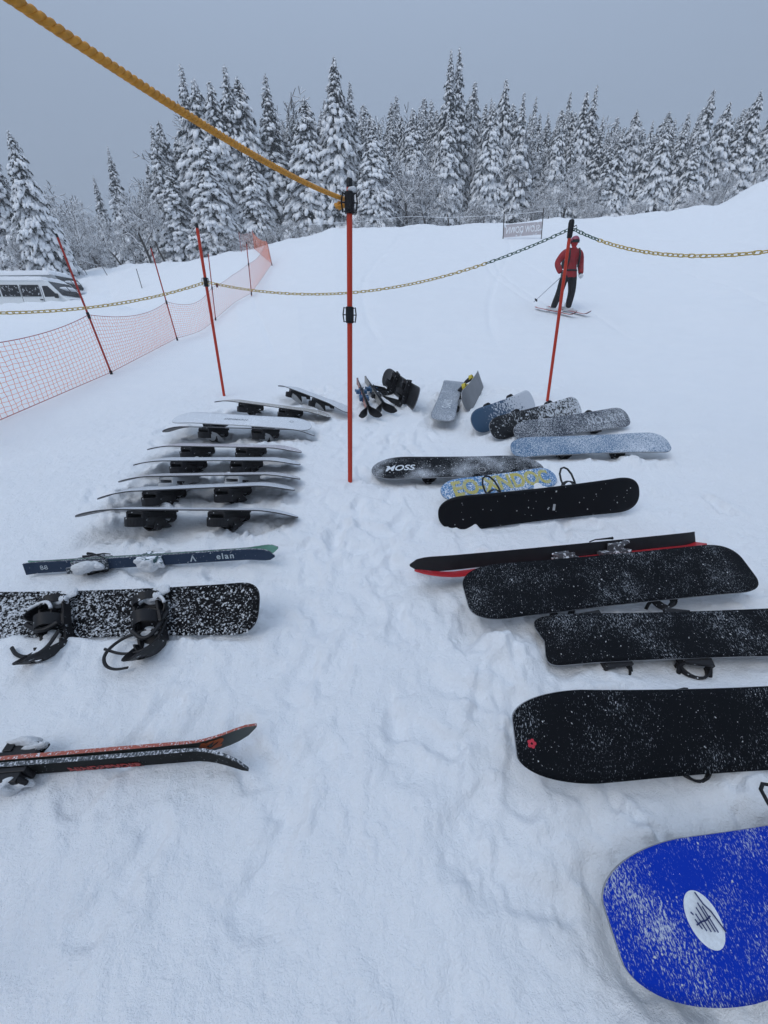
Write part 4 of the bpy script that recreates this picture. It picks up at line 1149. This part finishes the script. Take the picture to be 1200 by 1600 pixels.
# gloved hands, fingers closed on the pole grips
def hand(c, side):
    j = [(0, 0, .05, .034), (0, -.01, 0, (.042, .026)), (0, -.03, -.04, (.044, .024))]; b = [(0, 1), (1, 2)]
    for k, (dx, ln) in enumerate(((-.033, .9), (-.011, 1.0), (.011, .96), (.033, .78))):
        n0 = len(j); j += [(dx, -.05, -.055 * ln, .0115), (dx, -.085, -.06 * ln, .011), (dx, -.10, -.03, .010), (dx, -.085, -.008, .009)]
        b += [(2, n0), (n0, n0 + 1), (n0 + 1, n0 + 2), (n0 + 2, n0 + 3)]
    n0 = len(j); j += [(-.045 * side, -.02, -.01, .014), (-.055 * side, -.055, -.005, .012), (-.03 * side, -.085, .005, .011)]; b += [(1, n0), (n0, n0 + 1), (n0 + 1, n0 + 2)]
    return obj('hand', skin_mesh('hand', j, b, [M['glove']], sub=1), skr, T(*c))
hand((-.285, -.14, .90), -1); hand((.235, -.14, .89), 1)
def pole(name, grip, tip, lb):
    grip, tip = np.array(grip, float), np.array(tip, float); d = tip - grip; L = np.linalg.norm(d); d /= L
    x = np.cross(d, (0, 0, 1.0)); x /= np.linalg.norm(x); y = np.cross(d, x)
    t = thing(name, Matrix.Translation(SKF) @ RZ(8) @ frame_mat(grip, x, y, d), lb, 'ski pole', 'poles held by the skier')
    mb = MB(); mb.tube([(0, 0, -.02), (0, 0, L)], [.009, .006], 8); obj('shaft', mb.mesh('shaft', [M['metal']], smooth=True), t)
    mb = MB(); mb.lathe([(.014, -.08), (.018, -.07), (.014, 0), (.016, .05), (.011, .07)], 10); obj('grip', mb.mesh('grip', [M['black']], smooth=True), t)
    mb = MB(); mb.lathe([(.008, L - .10), (.045, L - .075), (.05, L - .07), (.012, L - .062)], 14); obj('basket', mb.mesh('basket', [M['white'] if 'forward' in lb else M['black']], smooth=True), t)
tipL = at_y(834, 472, SKF[1] - .35); tl = Matrix.Rotation(-math.radians(8), 3, 'Z') @ Vector(tipL - SKF)
pole('ski_pole', (-.27, -.205, .83), tl, 'dark ski pole slanting out to the left of the skier')
pole('ski_pole', (.225, -.205, .83), (-.25, -.95, .70), 'ski pole pointing forward from the skier, pale basket towards the viewer')
for fx, fy in ((-.25, .03), (.12, 0)):
    mb = MB(); mb.box((0, -.03, .045), (.095, .27, .08)); mb.lathe([(.058, .06), (.060, .14), (.064, .20), (.05, .22)], 12, (0, .03, 0))
    obj('boot', mb.mesh('boot', [M['white']], smooth=True, bevel=.02), skr, T(fx, fy, .02) @ RZ(38))
M['coral'] = plain('coral_topsheet', (.38, .045, .04), .45)
for fx, fy, lb in ((-.25, .03, 'red ski under the foot of the skier nearer the held out pole'), (.12, 0, 'red ski under the foot of the skier on the uphill right')):
    dirv = Vector((math.sin(math.radians(42)), -math.cos(math.radians(42)), 0)); p0 = Matrix.Translation(SKF) @ RZ(8) @ Vector((fx, fy, 0))
    a = p0 - dirv * .55; b = p0 + dirv * .62
    a.z = float(terrain(a.x, a.y)) + .03; b.z = float(terrain(b.x, b.y)) + .03
    x = (b - a).normalized(); y = Vector((0, 0, 1)).cross(x).normalized(); z = x.cross(y)
    k = obj('ski', ski_mesh(1.17, .085, [M['coral'], M['black'], M['coral']], tip_rise=.10), None, frame_mat((a + b) / 2, x, y, z)); tag(k, lb, 'ski', 'skis worn by the skier'); ski_binding(k, 0, (M['white'], M['white']))

# ------------------------------------------------------------------ snowed-in vans in the car park
def van(origin, rz, label, paint, snow_h=.14, wipers=True, side=True, sc=1.0):
    t = thing('parked_van', Matrix.Translation(origin) @ RZ(rz) @ Matrix.Scale(sc, 4), label, 'van', 'snow covered vans in the car park')
    prof = [(-4.7, .32), (-4.72, 1.2), (-4.62, 1.85), (-4.4, 1.97), (-1.35, 1.99), (-1.05, 1.93), (-.45, 1.22), (-.10, 1.02), (0, .82), (.02, .32)]
    ax = lambda a, b, c: (a, c, b)
    m = MB(); m.prism(prof, 0, 1.72, ax=ax); obj('body', m.mesh('body', [paint], bevel=.05), t)
    def pane(name, poly, y=-.012, mat=None, par=t):
        m_ = MB(); m_.prism(poly, y, y + .03, ax=ax); return obj(name, m_.mesh(name, [mat or M['pane']], bevel=.004), par)
    for (a, b) in ((-4.5, -3.62), (-3.5, -2.58), (-2.46, -1.5)):
        w = pane('window', [(a, 1.22), (a + .02, 1.70), (b - .02, 1.70), (b, 1.22)])
        f_ = MB()
        for p, q in (((a, 1.21), (b, 1.21)), ((a, 1.71), (b, 1.71)), ((a, 1.21), (a, 1.71)), ((b, 1.21), (b, 1.71))): f_.tube([(p[0], -.02, p[1]), (q[0], -.02, q[1])], .016, 4)
        obj('window_frame', f_.mesh('window_frame', [M['rubber']]), w)
    pane('door_window', [(-1.32, 1.18), (-1.32, 1.68), (-1.04, 1.68), (-.60, 1.2)], mat=M['glass'])
    m = MB(); d = Vector((.9, 0, -.71)).normalized(); nn = Vector((.76, 0, .65)).normalized()
    c0 = Vector((-1.02, .12, 1.89)) + nn * .012; c1_ = Vector((-.48, .12, 1.255)) + nn * .012
    m.add([c0, c1_, c1_ + Vector((0, 1.48, 0)), c0 + Vector((0, 1.48, 0)), c0 + nn * .01, c1_ + nn * .01, c1_ + nn * .01 + Vector((0, 1.48, 0)), c0 + nn * .01 + Vector((0, 1.48, 0))],
          [(0,3,2,1),(4,5,6,7),(0,1,5,4),(1,2,6,5),(2,3,7,6),(3,0,4,7)])
    wsn = obj('windscreen', m.mesh('windscreen', [M['glass']]), t)
    for y0 in (.35, .95):
        m = MB(); m.tube([(-.40, y0, 1.25), (-.22, y0 + .1, 1.45), (-.50, y0 + .15, 1.80)], .018, 6); obj('wiper', m.mesh('wiper', [M['rubber']], smooth=True), wsn)
    for x in (-3.75, -.85):
        m = MB(); m.lathe([(.05, -.1), (.2, -.1), (.31, -.09), (.33, -.05), (.33, .08), (.3, .1)], 18)
        w = obj('wheel', m.mesh('wheel', [M['rubber']], smooth=True), t, T(x, .06, .33) @ RX(90))
        m = MB(); m.lathe([(.19, 0), (.19, .02), (.06, .03)], 14); obj('rim', m.mesh('rim', [M['metal']], smooth=True), w, T(0, 0, .1))
    for x in (-2.52, -1.41):
        m = MB(); m.box((x, -.004, 1.0), (.012, .012, 1.2)); obj('door_seam', m.mesh('door_seam', [M['rubber']]), t)
    m = MB(); m.box((-1.52, -.03, 1.05), (.14, .05, .05)); obj('door_handle', m.mesh('door_handle', [M['black']], bevel=.01), t)
    m = MB(); m.box((-.62, -.14, 1.22), (.10, .2, .22)); obj('mirror', m.mesh('mirror', [M['black']], bevel=.03), t)
    m = MB(); m.prism([(-.30, .7), (-.30, .9), (-.05, .92), (.02, .78), (.02, .7)], -.01, .3, ax=ax); obj('headlight', m.mesh('headlight', [M['pale_grey']], bevel=.01), t)
    # snow lying on the roof and bonnet
    nx, ny = 40, 14; V = []; F = []
    for i in range(nx + 1):
        for j in range(ny + 1):
            x = -4.72 + 3.55 * i / nx; y = -.03 + 1.78 * j / ny
            e = min(i / 3, (nx - i) / 3, j / 2, (ny - j) / 2, 1); h = snow_h * math.sqrt(e) * (1 + .25 * math.sin(i * .5 + j) * math.cos(j * .8)) 
            V.append((x, y, 1.92 + (h + .07 if e > 0 else 0)))
    for i in range(nx):
        for j in range(ny): a = i * (ny + 1) + j; F.append((a, a + ny + 1, a + ny + 2, a + 1))
    obj('roof_snow', mesh_np('roof_snow', V, F, M['clump']), t)
    lump('bonnet_snow', (-.22, .85, 1.08), (.34, .85, .10), M['clump'], 6, parent=t)
    lump('windscreen_snow', (-.78, .95, 1.62), (.22, .62, .10), M['clump'], 7, parent=t)
    return t
M['pane'] = dusted('snowy_pane', (.012, .013, .016), .55, 7, patch=.3, rough=.15, soft=.12, bump=.3)
vy = 23.0
vfront = at_y(121, 455, vy)
van((vfront[0] - .45, vy, 2.42), 0, 'white van with snow plastered windows parked at the left edge', plain('white_paint', (.80, .82, .82), .35, var=.06))
vf2 = at_y(124, 440, 26.5)
van((vf2[0] - .5, 26.5, 3.15), -4, 'snow covered van behind the white one, only its roof and windscreen showing', plain('silver_paint', (.35, .37, .39), .35, var=.08), .2)

# ------------------------------------------------------------------ snow-laden trees
def conifer(seed, H=12.0, R=2.0, full=.8, nb_=210):
    g = np.random.default_rng(seed)
    fv = []; pv = []; pf = []; off = 0
    V1, F1 = ICO0; V0, F0 = ico_small
    for i in range(nb_):
        tq = (i + .5) / nb_
        z = H * (.03 + .95 * (1 - (1 - tq) ** .86)); t = z / H
        az = i * 2.399 + g.normal(0, .5); z = max(.02 * H, z + g.normal(0, .12) * (1 - t))
        r = R * ((1 - t) ** full * .985 + .015) * g.uniform(.60, 1.16); kt = min(1.0, .28 + r / 1.1)
        a, b = g.uniform(-.05, .30), g.uniform(.55, .95)
        ca, sa = math.cos(az), math.sin(az); o2 = np.array([ca, sa, 0]); s2 = np.array([-sa, ca, 0])
        def pos(s): return np.array([ca * r * s, sa * r * s, z + r * (a * s - b * s * s * .75)])
        nfr = int(8 + 22 * min(1, r / 1.5))
        for _ in range(nfr):
            s = g.uniform(.12, 1.05); p = pos(s) + s2 * g.normal(0, (.10 + .10 * r * (1 - abs(s - .6))) * kt)
            ln = g.uniform(.18, .42) * kt; w = g.uniform(.06, .12) * kt
            d = o2 * g.uniform(.1, .8) + s2 * g.normal(0, .5) + np.array([0, 0, -g.uniform(.3, 1.1)]); d /= np.linalg.norm(d)
            sd = np.cross(d, g.normal(size=3)); sd /= np.linalg.norm(sd)
            fv += [p - sd * w, p + sd * w, p + d * ln]
        npad = max(2, int(2 + r / .22))
        for k in range(npad):
            s = g.uniform(.35, 1.02) if k else .95
            p = pos(s) + s2 * g.normal(0, .02 + .14 * r * s)
            tg = pos(min(s + .05, 1.1)) - pos(s - .05); tg += np.array([0, 0, -g.uniform(.1, .8) * np.linalg.norm(tg)]); tg /= np.linalg.norm(tg)
            sx = np.cross(tg, (0, 0, 1.0)); sx /= np.linalg.norm(sx) + 1e-9; nz = np.cross(sx, tg)
            k0 = min(1.15, .22 + r / 1.5)
            l_, w_, h_ = g.uniform(.18, .44) * k0, g.uniform(.10, .23) * k0, g.uniform(.07, .15) * k0
            Q = V1 * (1 + .16 * g.normal(size=(len(V1), 1)))
            Q = Q[:, :1] * tg * l_ + Q[:, 1:2] * sx * w_ + Q[:, 2:] * nz * h_ + p + np.array([0, 0, h_ * .55])
            pv.append(Q); pf.append(F1 + off); off += len(Q)
        for _ in range(int(nfr * .45)):
            s = g.uniform(.3, 1.05); p = pos(s) + s2 * g.normal(0, (.14 + .08 * r) * kt) + np.array([0, 0, g.uniform(-.15, .1) * kt])
            sz = g.uniform(.035, .085)
            Q = V0 * sz * np.array([1, 1, .8]) * (1 + .3 * g.normal(size=(len(V0), 1))) + p
            pv.append(Q); pf.append(F0 + off); off += len(Q)
    fv = np.array(fv); ff = np.arange(len(fv)).reshape(-1, 3)
    tr = MB(); tr.tube([(0, 0, -.8), (.02, 0, H * .3), (0, .03, H * .6), (0, 0, H * .985)], [.20, .15, .09, .015], 7)
    return (tr.mesh('trunk', [M['bark']], smooth=True), mesh_np('crown', fv, ff, M['needle'], smooth=False), mesh_np('crown_snow', np.concatenate(pv), np.concatenate(pf), M['tree_snow']), H)
_o = np.array([(1,0,0),(-1,0,0),(0,1,0),(0,-1,0),(0,0,1),(0,0,-1)], float)
ico_small = (_o, np.array([(0,2,4),(2,1,4),(1,3,4),(3,0,4),(2,0,5),(1,2,5),(3,1,5),(0,3,5)]))

def broadleaf(seed, H=8.0, spread=1.0, levels=5, upright=.5):
    """bare tree, every twig carrying frost"""
    g = np.random.default_rng(seed); P0_ = []; P1_ = []; RA = []; RB = []; tr = []
    def grow(p, d, L, r, lv):
        n = 3 if lv < 2 else 2; q = p
        for k in range(n):
            d = d + g.normal(0, .16, 3) + np.array([0, 0, .06 * upright - (.05 if lv > 2 else 0)]); d /= np.linalg.norm(d)
            e = q + d * L / n
            ra, rb = r * (1 - .3 * k / n), r * (1 - .3 * (k + 1) / n)
            (tr if lv == 0 else P0_).append(q) if lv else tr.append((q, e, ra, rb))
            if lv: P1_.append(e); RA.append(ra); RB.append(rb)
            q = e
            if lv < levels:
                for _ in range(2 if lv < levels - 1 else 3):
                    if g.random() < (.85 if k or lv else .4):
                        sd = g.normal(size=3); sd -= d * sd.dot(d); sd /= np.linalg.norm(sd)
                        nd = d * g.uniform(.45, .9) + sd * spread * g.uniform(.6, 1.0); nd /= np.linalg.norm(nd)
                        grow(q, nd, L * g.uniform(.52, .74), r * .58, lv + 1)
    grow(np.array([0, 0, -.3]), np.array([0, 0, 1.0]), H * .42, .022 * H ** .9, 0)
    a, b = np.array(P0_), np.array(P1_); ra, rb = np.maximum(np.array(RA), .022), np.maximum(np.array(RB), .016)
    d = b - a; d /= np.linalg.norm(d, axis=1)[:, None] + 1e-9
    ref = np.where(np.abs(d[:, 2:3]) < .9, np.array([[0, 0, 1.0]]), np.array([[1.0, 0, 0]]))
    s = np.cross(d, ref); s /= np.linalg.norm(s, axis=1)[:, None]; u = np.cross(s, d)
    V = np.stack([a + s * ra[:, None], a + u * ra[:, None] * 1.5, a - s * ra[:, None], a - u * ra[:, None] * .7,
                  b + s * rb[:, None], b + u * rb[:, None] * 1.5, b - s * rb[:, None], b - u * rb[:, None] * .7], 1).reshape(-1, 3)
    o = (np.arange(len(a)) * 8)[:, None]
    F = np.concatenate([o + np.array([[k, (k + 1) % 4, 4 + (k + 1) % 4, 4 + k]]) for k in range(4)], 0)
    mb = MB()
    for q, e, r0, r1 in tr: mb.tube([q, e], [r0, r1], 7, cap=False)
    return (mb.mesh('trunk', [M['bark']], smooth=True), mesh_np('frosted_twigs', V, F, M['frost'], smooth=False), None, H)

CON = [conifer(100 + i, 12.0, (2.9, 2.5, 3.2, 2.2, 2.7, 1.9)[i], (.85, .95, .8, 1.0, 1.05, .9)[i], (300, 270, 310, 250, 280, 230)[i]) for i in range(6)]
BRO = [broadleaf(200 + i, 8.0, (1.0, .9, 1.1, .7)[i], 5, (.5, .8, .2, 1.0)[i]) for i in range(4)]

def tree(kind, variant, x, y, H, label, wide=1.0, group=None, rot=None, lean=0.0):
    tr, cr, sn, H0_ = (CON if kind == 'c' else BRO)[variant]
    k = H / H0_; w = k * wide
    m = Matrix.Translation((x, y, float(terrain(x, y)) - .1)) @ RY(lean) @ RZ(random.uniform(0, 360) if rot is None else rot) @ Matrix.Diagonal((w, w, k, 1))
    t = thing({'c': 'cedar_tree', 'b': 'bare_tree', 's': 'frosted_shrub'}[kind], m, label, 'shrub' if kind == 's' else 'tree', group)
    obj('trunk', tr, t); obj('crown', cr, t)
    if sn: obj('snow', sn, t)
    return t

def tree_px(kind, variant, px, py, Y, label, wide=1.0, group=None, lean=0.0):
    """a tree whose top shows at px, py when it stands Y metres out"""
    p = at_y(px, py, Y); g = float(terrain(p[0], p[1]))
    return tree(kind, variant, p[0], Y, max(1.0, (p[2] - g) / (.985 if kind == 'c' else 1.02)), label, wide, group, lean=lean)

FRONT = [
 ('c', 2, 12, 200, 30, 'big dark cedar at the far left edge above the vans', .80), ('c', 0, -28, 212, 31, 'cedar cut off by the left edge of the picture', .85), ('c', 4, 42, 268, 31.5, 'shorter cedar leaning on the big one at the far left', .8),
 ('c', 3, 167, 226, 44, 'lone thin cedar top poking above the frosted trees on the left', .85), ('c', 5, 145, 272, 46, 'small thin cedar left of the lone thin one', .8),
 ('c', 1, 236, 192, 40, 'dark cedar at the left shoulder of the tall left clump', .9), ('c', 0, 247, 186, 41, 'bent topped cedar beside the left shoulder of the tall clump', .9),
 ('c', 4, 281, 97, 40, 'tall narrow topped cedar on the left of the tall clump', .95), ('c', 2, 302, 120, 39.5, 'cedar inside the tall clump just right of its first spire', .9), ('c', 0, 327, 123, 39, 'blunt topped cedar in the middle of the tall left clump', .95),
 ('c', 1, 350, 98, 39.5, 'highest cedar of the tall left clump, under the yellow rope', .95), ('c', 2, 370, 116, 40, 'cedar on the right edge of the tall left clump', .95), ('c', 0, 262, 250, 37, 'low bushy cedar in front of the tall left clump', 1.2), ('c', 2, 318, 215, 36.5, 'broad white cedar low in front of the tall clump', 1.15),
 ('c', 5, 414, 112, 41, 'slim solitary cedar between the tall clump and the middle', 1.15), ('c', 0, 388, 230, 38, 'short full cedar right of the tall left clump', 1.1),
 ('c', 2, 476, 150, 39, 'wide snowy cedar left of the middle pole', 1.1), ('c', 1, 507, 152, 41, 'thin cedar between the wide snowy one and the pointed one', .9), ('c', 0, 522, 84, 39, 'tall pointed cedar directly behind the middle pole', .9), ('c', 4, 546, 124, 40, 'cedar just right of the tall pointed one', .95), ('c', 2, 583, 183, 38, 'broad rounded cedar right of the middle pole', 1.05),
 ('c', 3, 706, 74, 42, 'left spire of the twin cedar, highest in the forest', 1.0), ('c', 5, 719, 71, 42.6, 'right spire of the twin cedar, highest in the forest', 1.1), ('c', 1, 743, 124, 46, 'hazy cedar right of the twin spires', 1.2), ('c', 3, 769, 150, 45, 'small pointed cedar top right of the hazy one', .9),
 ('c', 0, 792, 120, 42, 'tall cedar above the left end of the banner', .85), ('c', 1, 820, 140, 42, 'cedar above the banner, first of a close pair', .85), ('c', 4, 839, 148, 42.5, 'cedar above the banner, second of a close pair', .85), ('c', 5, 858, 172, 43, 'thin cedar left of the right red pole', 1.0), ('c', 3, 873, 178, 43, 'thinner cedar just above the right red pole', 1.0),
 ('c', 4, 893, 140, 44, 'dark cedar spire above the skier', .8), ('c', 0, 919, 139, 42, 'left cedar of the pair right of the skier', .85), ('c', 5, 934, 130, 42, 'right cedar of the pair right of the skier, thin spire', 1.1), ('c', 1, 960, 205, 40, 'low cedar right of the thin spire pair', 1.1),
 ('c', 2, 997, 168, 41, 'pointed cedar in the middle of the right hand forest', .85), ('c', 0, 976, 195, 40, 'cedar left of the pointed one in the right hand forest', .95), ('c', 4, 1022, 185, 40, 'cedar right of the pointed one in the right hand forest', .9), ('c', 2, 1046, 184, 39.5, 'flat topped cedar in the right hand forest', .95), ('c', 1, 1078, 172, 40, 'cedar left of the tall spire near the right edge', .95),
 ('c', 0, 1117, 136, 40, 'tall spire near the right edge of the picture', .85), ('c', 4, 1098, 190, 39, 'cedar tucked under the tall spire near the right edge', 1.0), ('c', 2, 1142, 156, 41, 'cedar right of the tall spire near the right edge', .95), ('c', 1, 1166, 165, 41, 'hazy cedar second from the right edge', 1.0), ('c', 0, 1191, 137, 41, 'tall cedar at the right edge of the picture', .95), ('c', 2, 1225, 150, 41, 'cedar cut off by the right edge of the picture', 1.0),
 ('b', 0, 205, 262, 37, 'large frosted bare tree left of the tall clump'), ('b', 1, 240, 300, 35.5, 'frosted bare tree low under the tall clump'), ('b', 2, 130, 300, 40, 'pale frosted tree above the snow bank on the left'), ('b', 3, 100, 325, 44, 'faint frosted tree far back on the left'), ('b', 2, 170, 320, 36, 'spreading frosted tree left of the second net pole'), ('b', 1, 60, 330, 30.5, 'frosted bushy tree right behind the vans'), ('b', 0, 20, 345, 29.5, 'frosted tree behind the white van at the left edge'),
 ('b', 3, 452, 150, 46, 'upright frosted bare tree between the slim and the wide cedar'), ('b', 0, 640, 210, 38, 'large white frosted tree left of the twin spires'), ('b', 2, 668, 235, 37, 'spreading frosted tree below the twin spires'), ('b', 1, 705, 262, 36, 'rounded frosted tree under the twin spires'), ('b', 1, 896, 225, 38, 'snow laden bare tree behind the right red pole'), ('b', 0, 870, 262, 37, 'low frosted tree left of the right red pole'),
 ('b', 2, 930, 270, 37, 'low frosted tree right of the skier'), ('b', 3, 1150, 250, 36, 'pale frosted tree low at the right edge'), ('b', 1, 1185, 240, 36, 'frosted tree at the right edge above the mound'), ('b', 2, 1095, 285, 36, 'frosted bush tree left of the mound on the right'),
 ('b', 3, 575, 135, 50, 'hazy bare tree behind the rounded cedar'), ('b', 3, 600, 150, 52, 'hazy bare tree left of the large white frosted one'), ('b', 3, 655, 145, 52, 'hazy bare tree behind the large white frosted one'), ('b', 3, 680, 142, 53, 'hazy bare tree just left of the twin spires'),
]
for r in FRONT:
    k, v, px, py, Y, lb = r[:6]; tree_px(k, v, px, py, Y, lb, (r[6] if len(r) > 6 else 1.0) * ((1.08 if px < 620 else .92) if k == 'c' else 1.0), 'trees along the front of the forest')
# the forest goes on behind
gB = np.random.default_rng(77)
for i in range(92):
    px = -150 + 1500 * (i + gB.uniform(0, 1)) / 92
    Y = gB.uniform(44, 58)
    py = float(np.interp(px, [-150, 60, 100, 220, 300, 420, 520, 620, 700, 800, 900, 1000, 1200, 1350], [250, 280, 350, 300, 180, 200, 180, 168, 165, 172, 195, 195, 172, 170])) + gB.uniform(-22, 26)
    kd = 'c' if gB.random() < .75 else 'b'
    tree_px(kd, int(gB.integers(0, 6 if kd == 'c' else 4)), px, py, Y, 'snow covered tree deep in the forest behind the front row', 1.25, 'trees deep in the forest')
for i in range(160):
    px = 215 + 1040 * (i + gB.uniform(0, 1)) / 160
    py = float(np.interp(px, [200, 260, 300, 400, 500, 560, 620, 700, 800, 900, 1000, 1100, 1250], [300, 214, 150, 180, 164, 160, 172, 162, 158, 172, 188, 170, 160])) + gB.uniform(-6, 40)
    kd = 'c' if gB.random() < .93 else 'b'
    tree_px(kd, int(gB.integers(0, 6 if kd == 'c' else 4)), px, py, gB.uniform(40.5, 45), 'snow covered tree filling the gaps between the front trees', gB.uniform(.7, 1.05), 'trees filling the gaps of the front row')
# shrubs along the crest
SHR = [(392, 352, 33.5), (412, 345, 33), (438, 338, 33.5), (455, 335, 34), (493, 342, 33.5), (590, 330, 34), (612, 338, 33.5), (742, 300, 34.5), (760, 306, 34), (715, 325, 33.5), (680, 328, 33.5), (833, 302, 34.5), (850, 312, 34), (800, 322, 33.5), (905, 318, 34), (945, 315, 34), (1000, 305, 34), (1045, 305, 34), (1090, 298, 34), (1125, 290, 34), (350, 352, 35), (300, 360, 36), (260, 372, 36), (560, 330, 34.5)]
for i, (px, py, Y) in enumerate(SHR):
    p = at_y(px, py, Y); g_ = float(terrain(p[0], p[1])); H = max(.8, p[2] - g_)
    tr, cr, sn, H0_ = BRO[i % 4]; k = H / H0_; w = k * 1.7
    t = thing('frosted_shrub', Matrix.Translation((p[0], Y, g_ - .25 * H)) @ RZ(i * 71) @ Matrix.Diagonal((w, w, k * 1.2, 1)), 'frosted twiggy shrub at the foot of the forest along the crest', 'shrub', 'frosted shrubs along the crest')
    obj('trunk', tr, t); obj('twigs', cr, t)
# snow-coated boundary rope along the crest
rp_ = []
for px in np.linspace(470, 850, 60):
    py = float(np.interp(px, [470, 560, 640, 700, 790, 850], [352, 346, 338, 340, 336, 330])) ; rp_.append(at_y(px, py, 31.0))
mb = MB(); mb.tube(rp_, .011, 5); tag(obj('boundary_rope', mb.mesh('boundary_rope', [M['tree_snow']], smooth=True)), 'snow coated rope strung along the crest before the forest', 'rope')

# ------------------------------------------------------------------ falling-snow haze
mh, n_, l_, b_ = new_mat('haze_air')
n_.remove(b_)
pv_ = n_.new('ShaderNodeVolumePrincipled'); pv_.inputs['Color'].default_value = (.90, .93, .97, 1); pv_.inputs['Density'].default_value = .0019; pv_.inputs['Anisotropy'].default_value = .2
l_.new(pv_.outputs['Volume'], n_['Material Output'].inputs['Volume'])
mb = MB(); mb.box((0, 43, 17), (276, 120, 44)); hz_ = obj('haze', mb.mesh('haze', [mh])); tag(hz_, 'thin grey haze of falling snow', 'haze', kind='stuff')
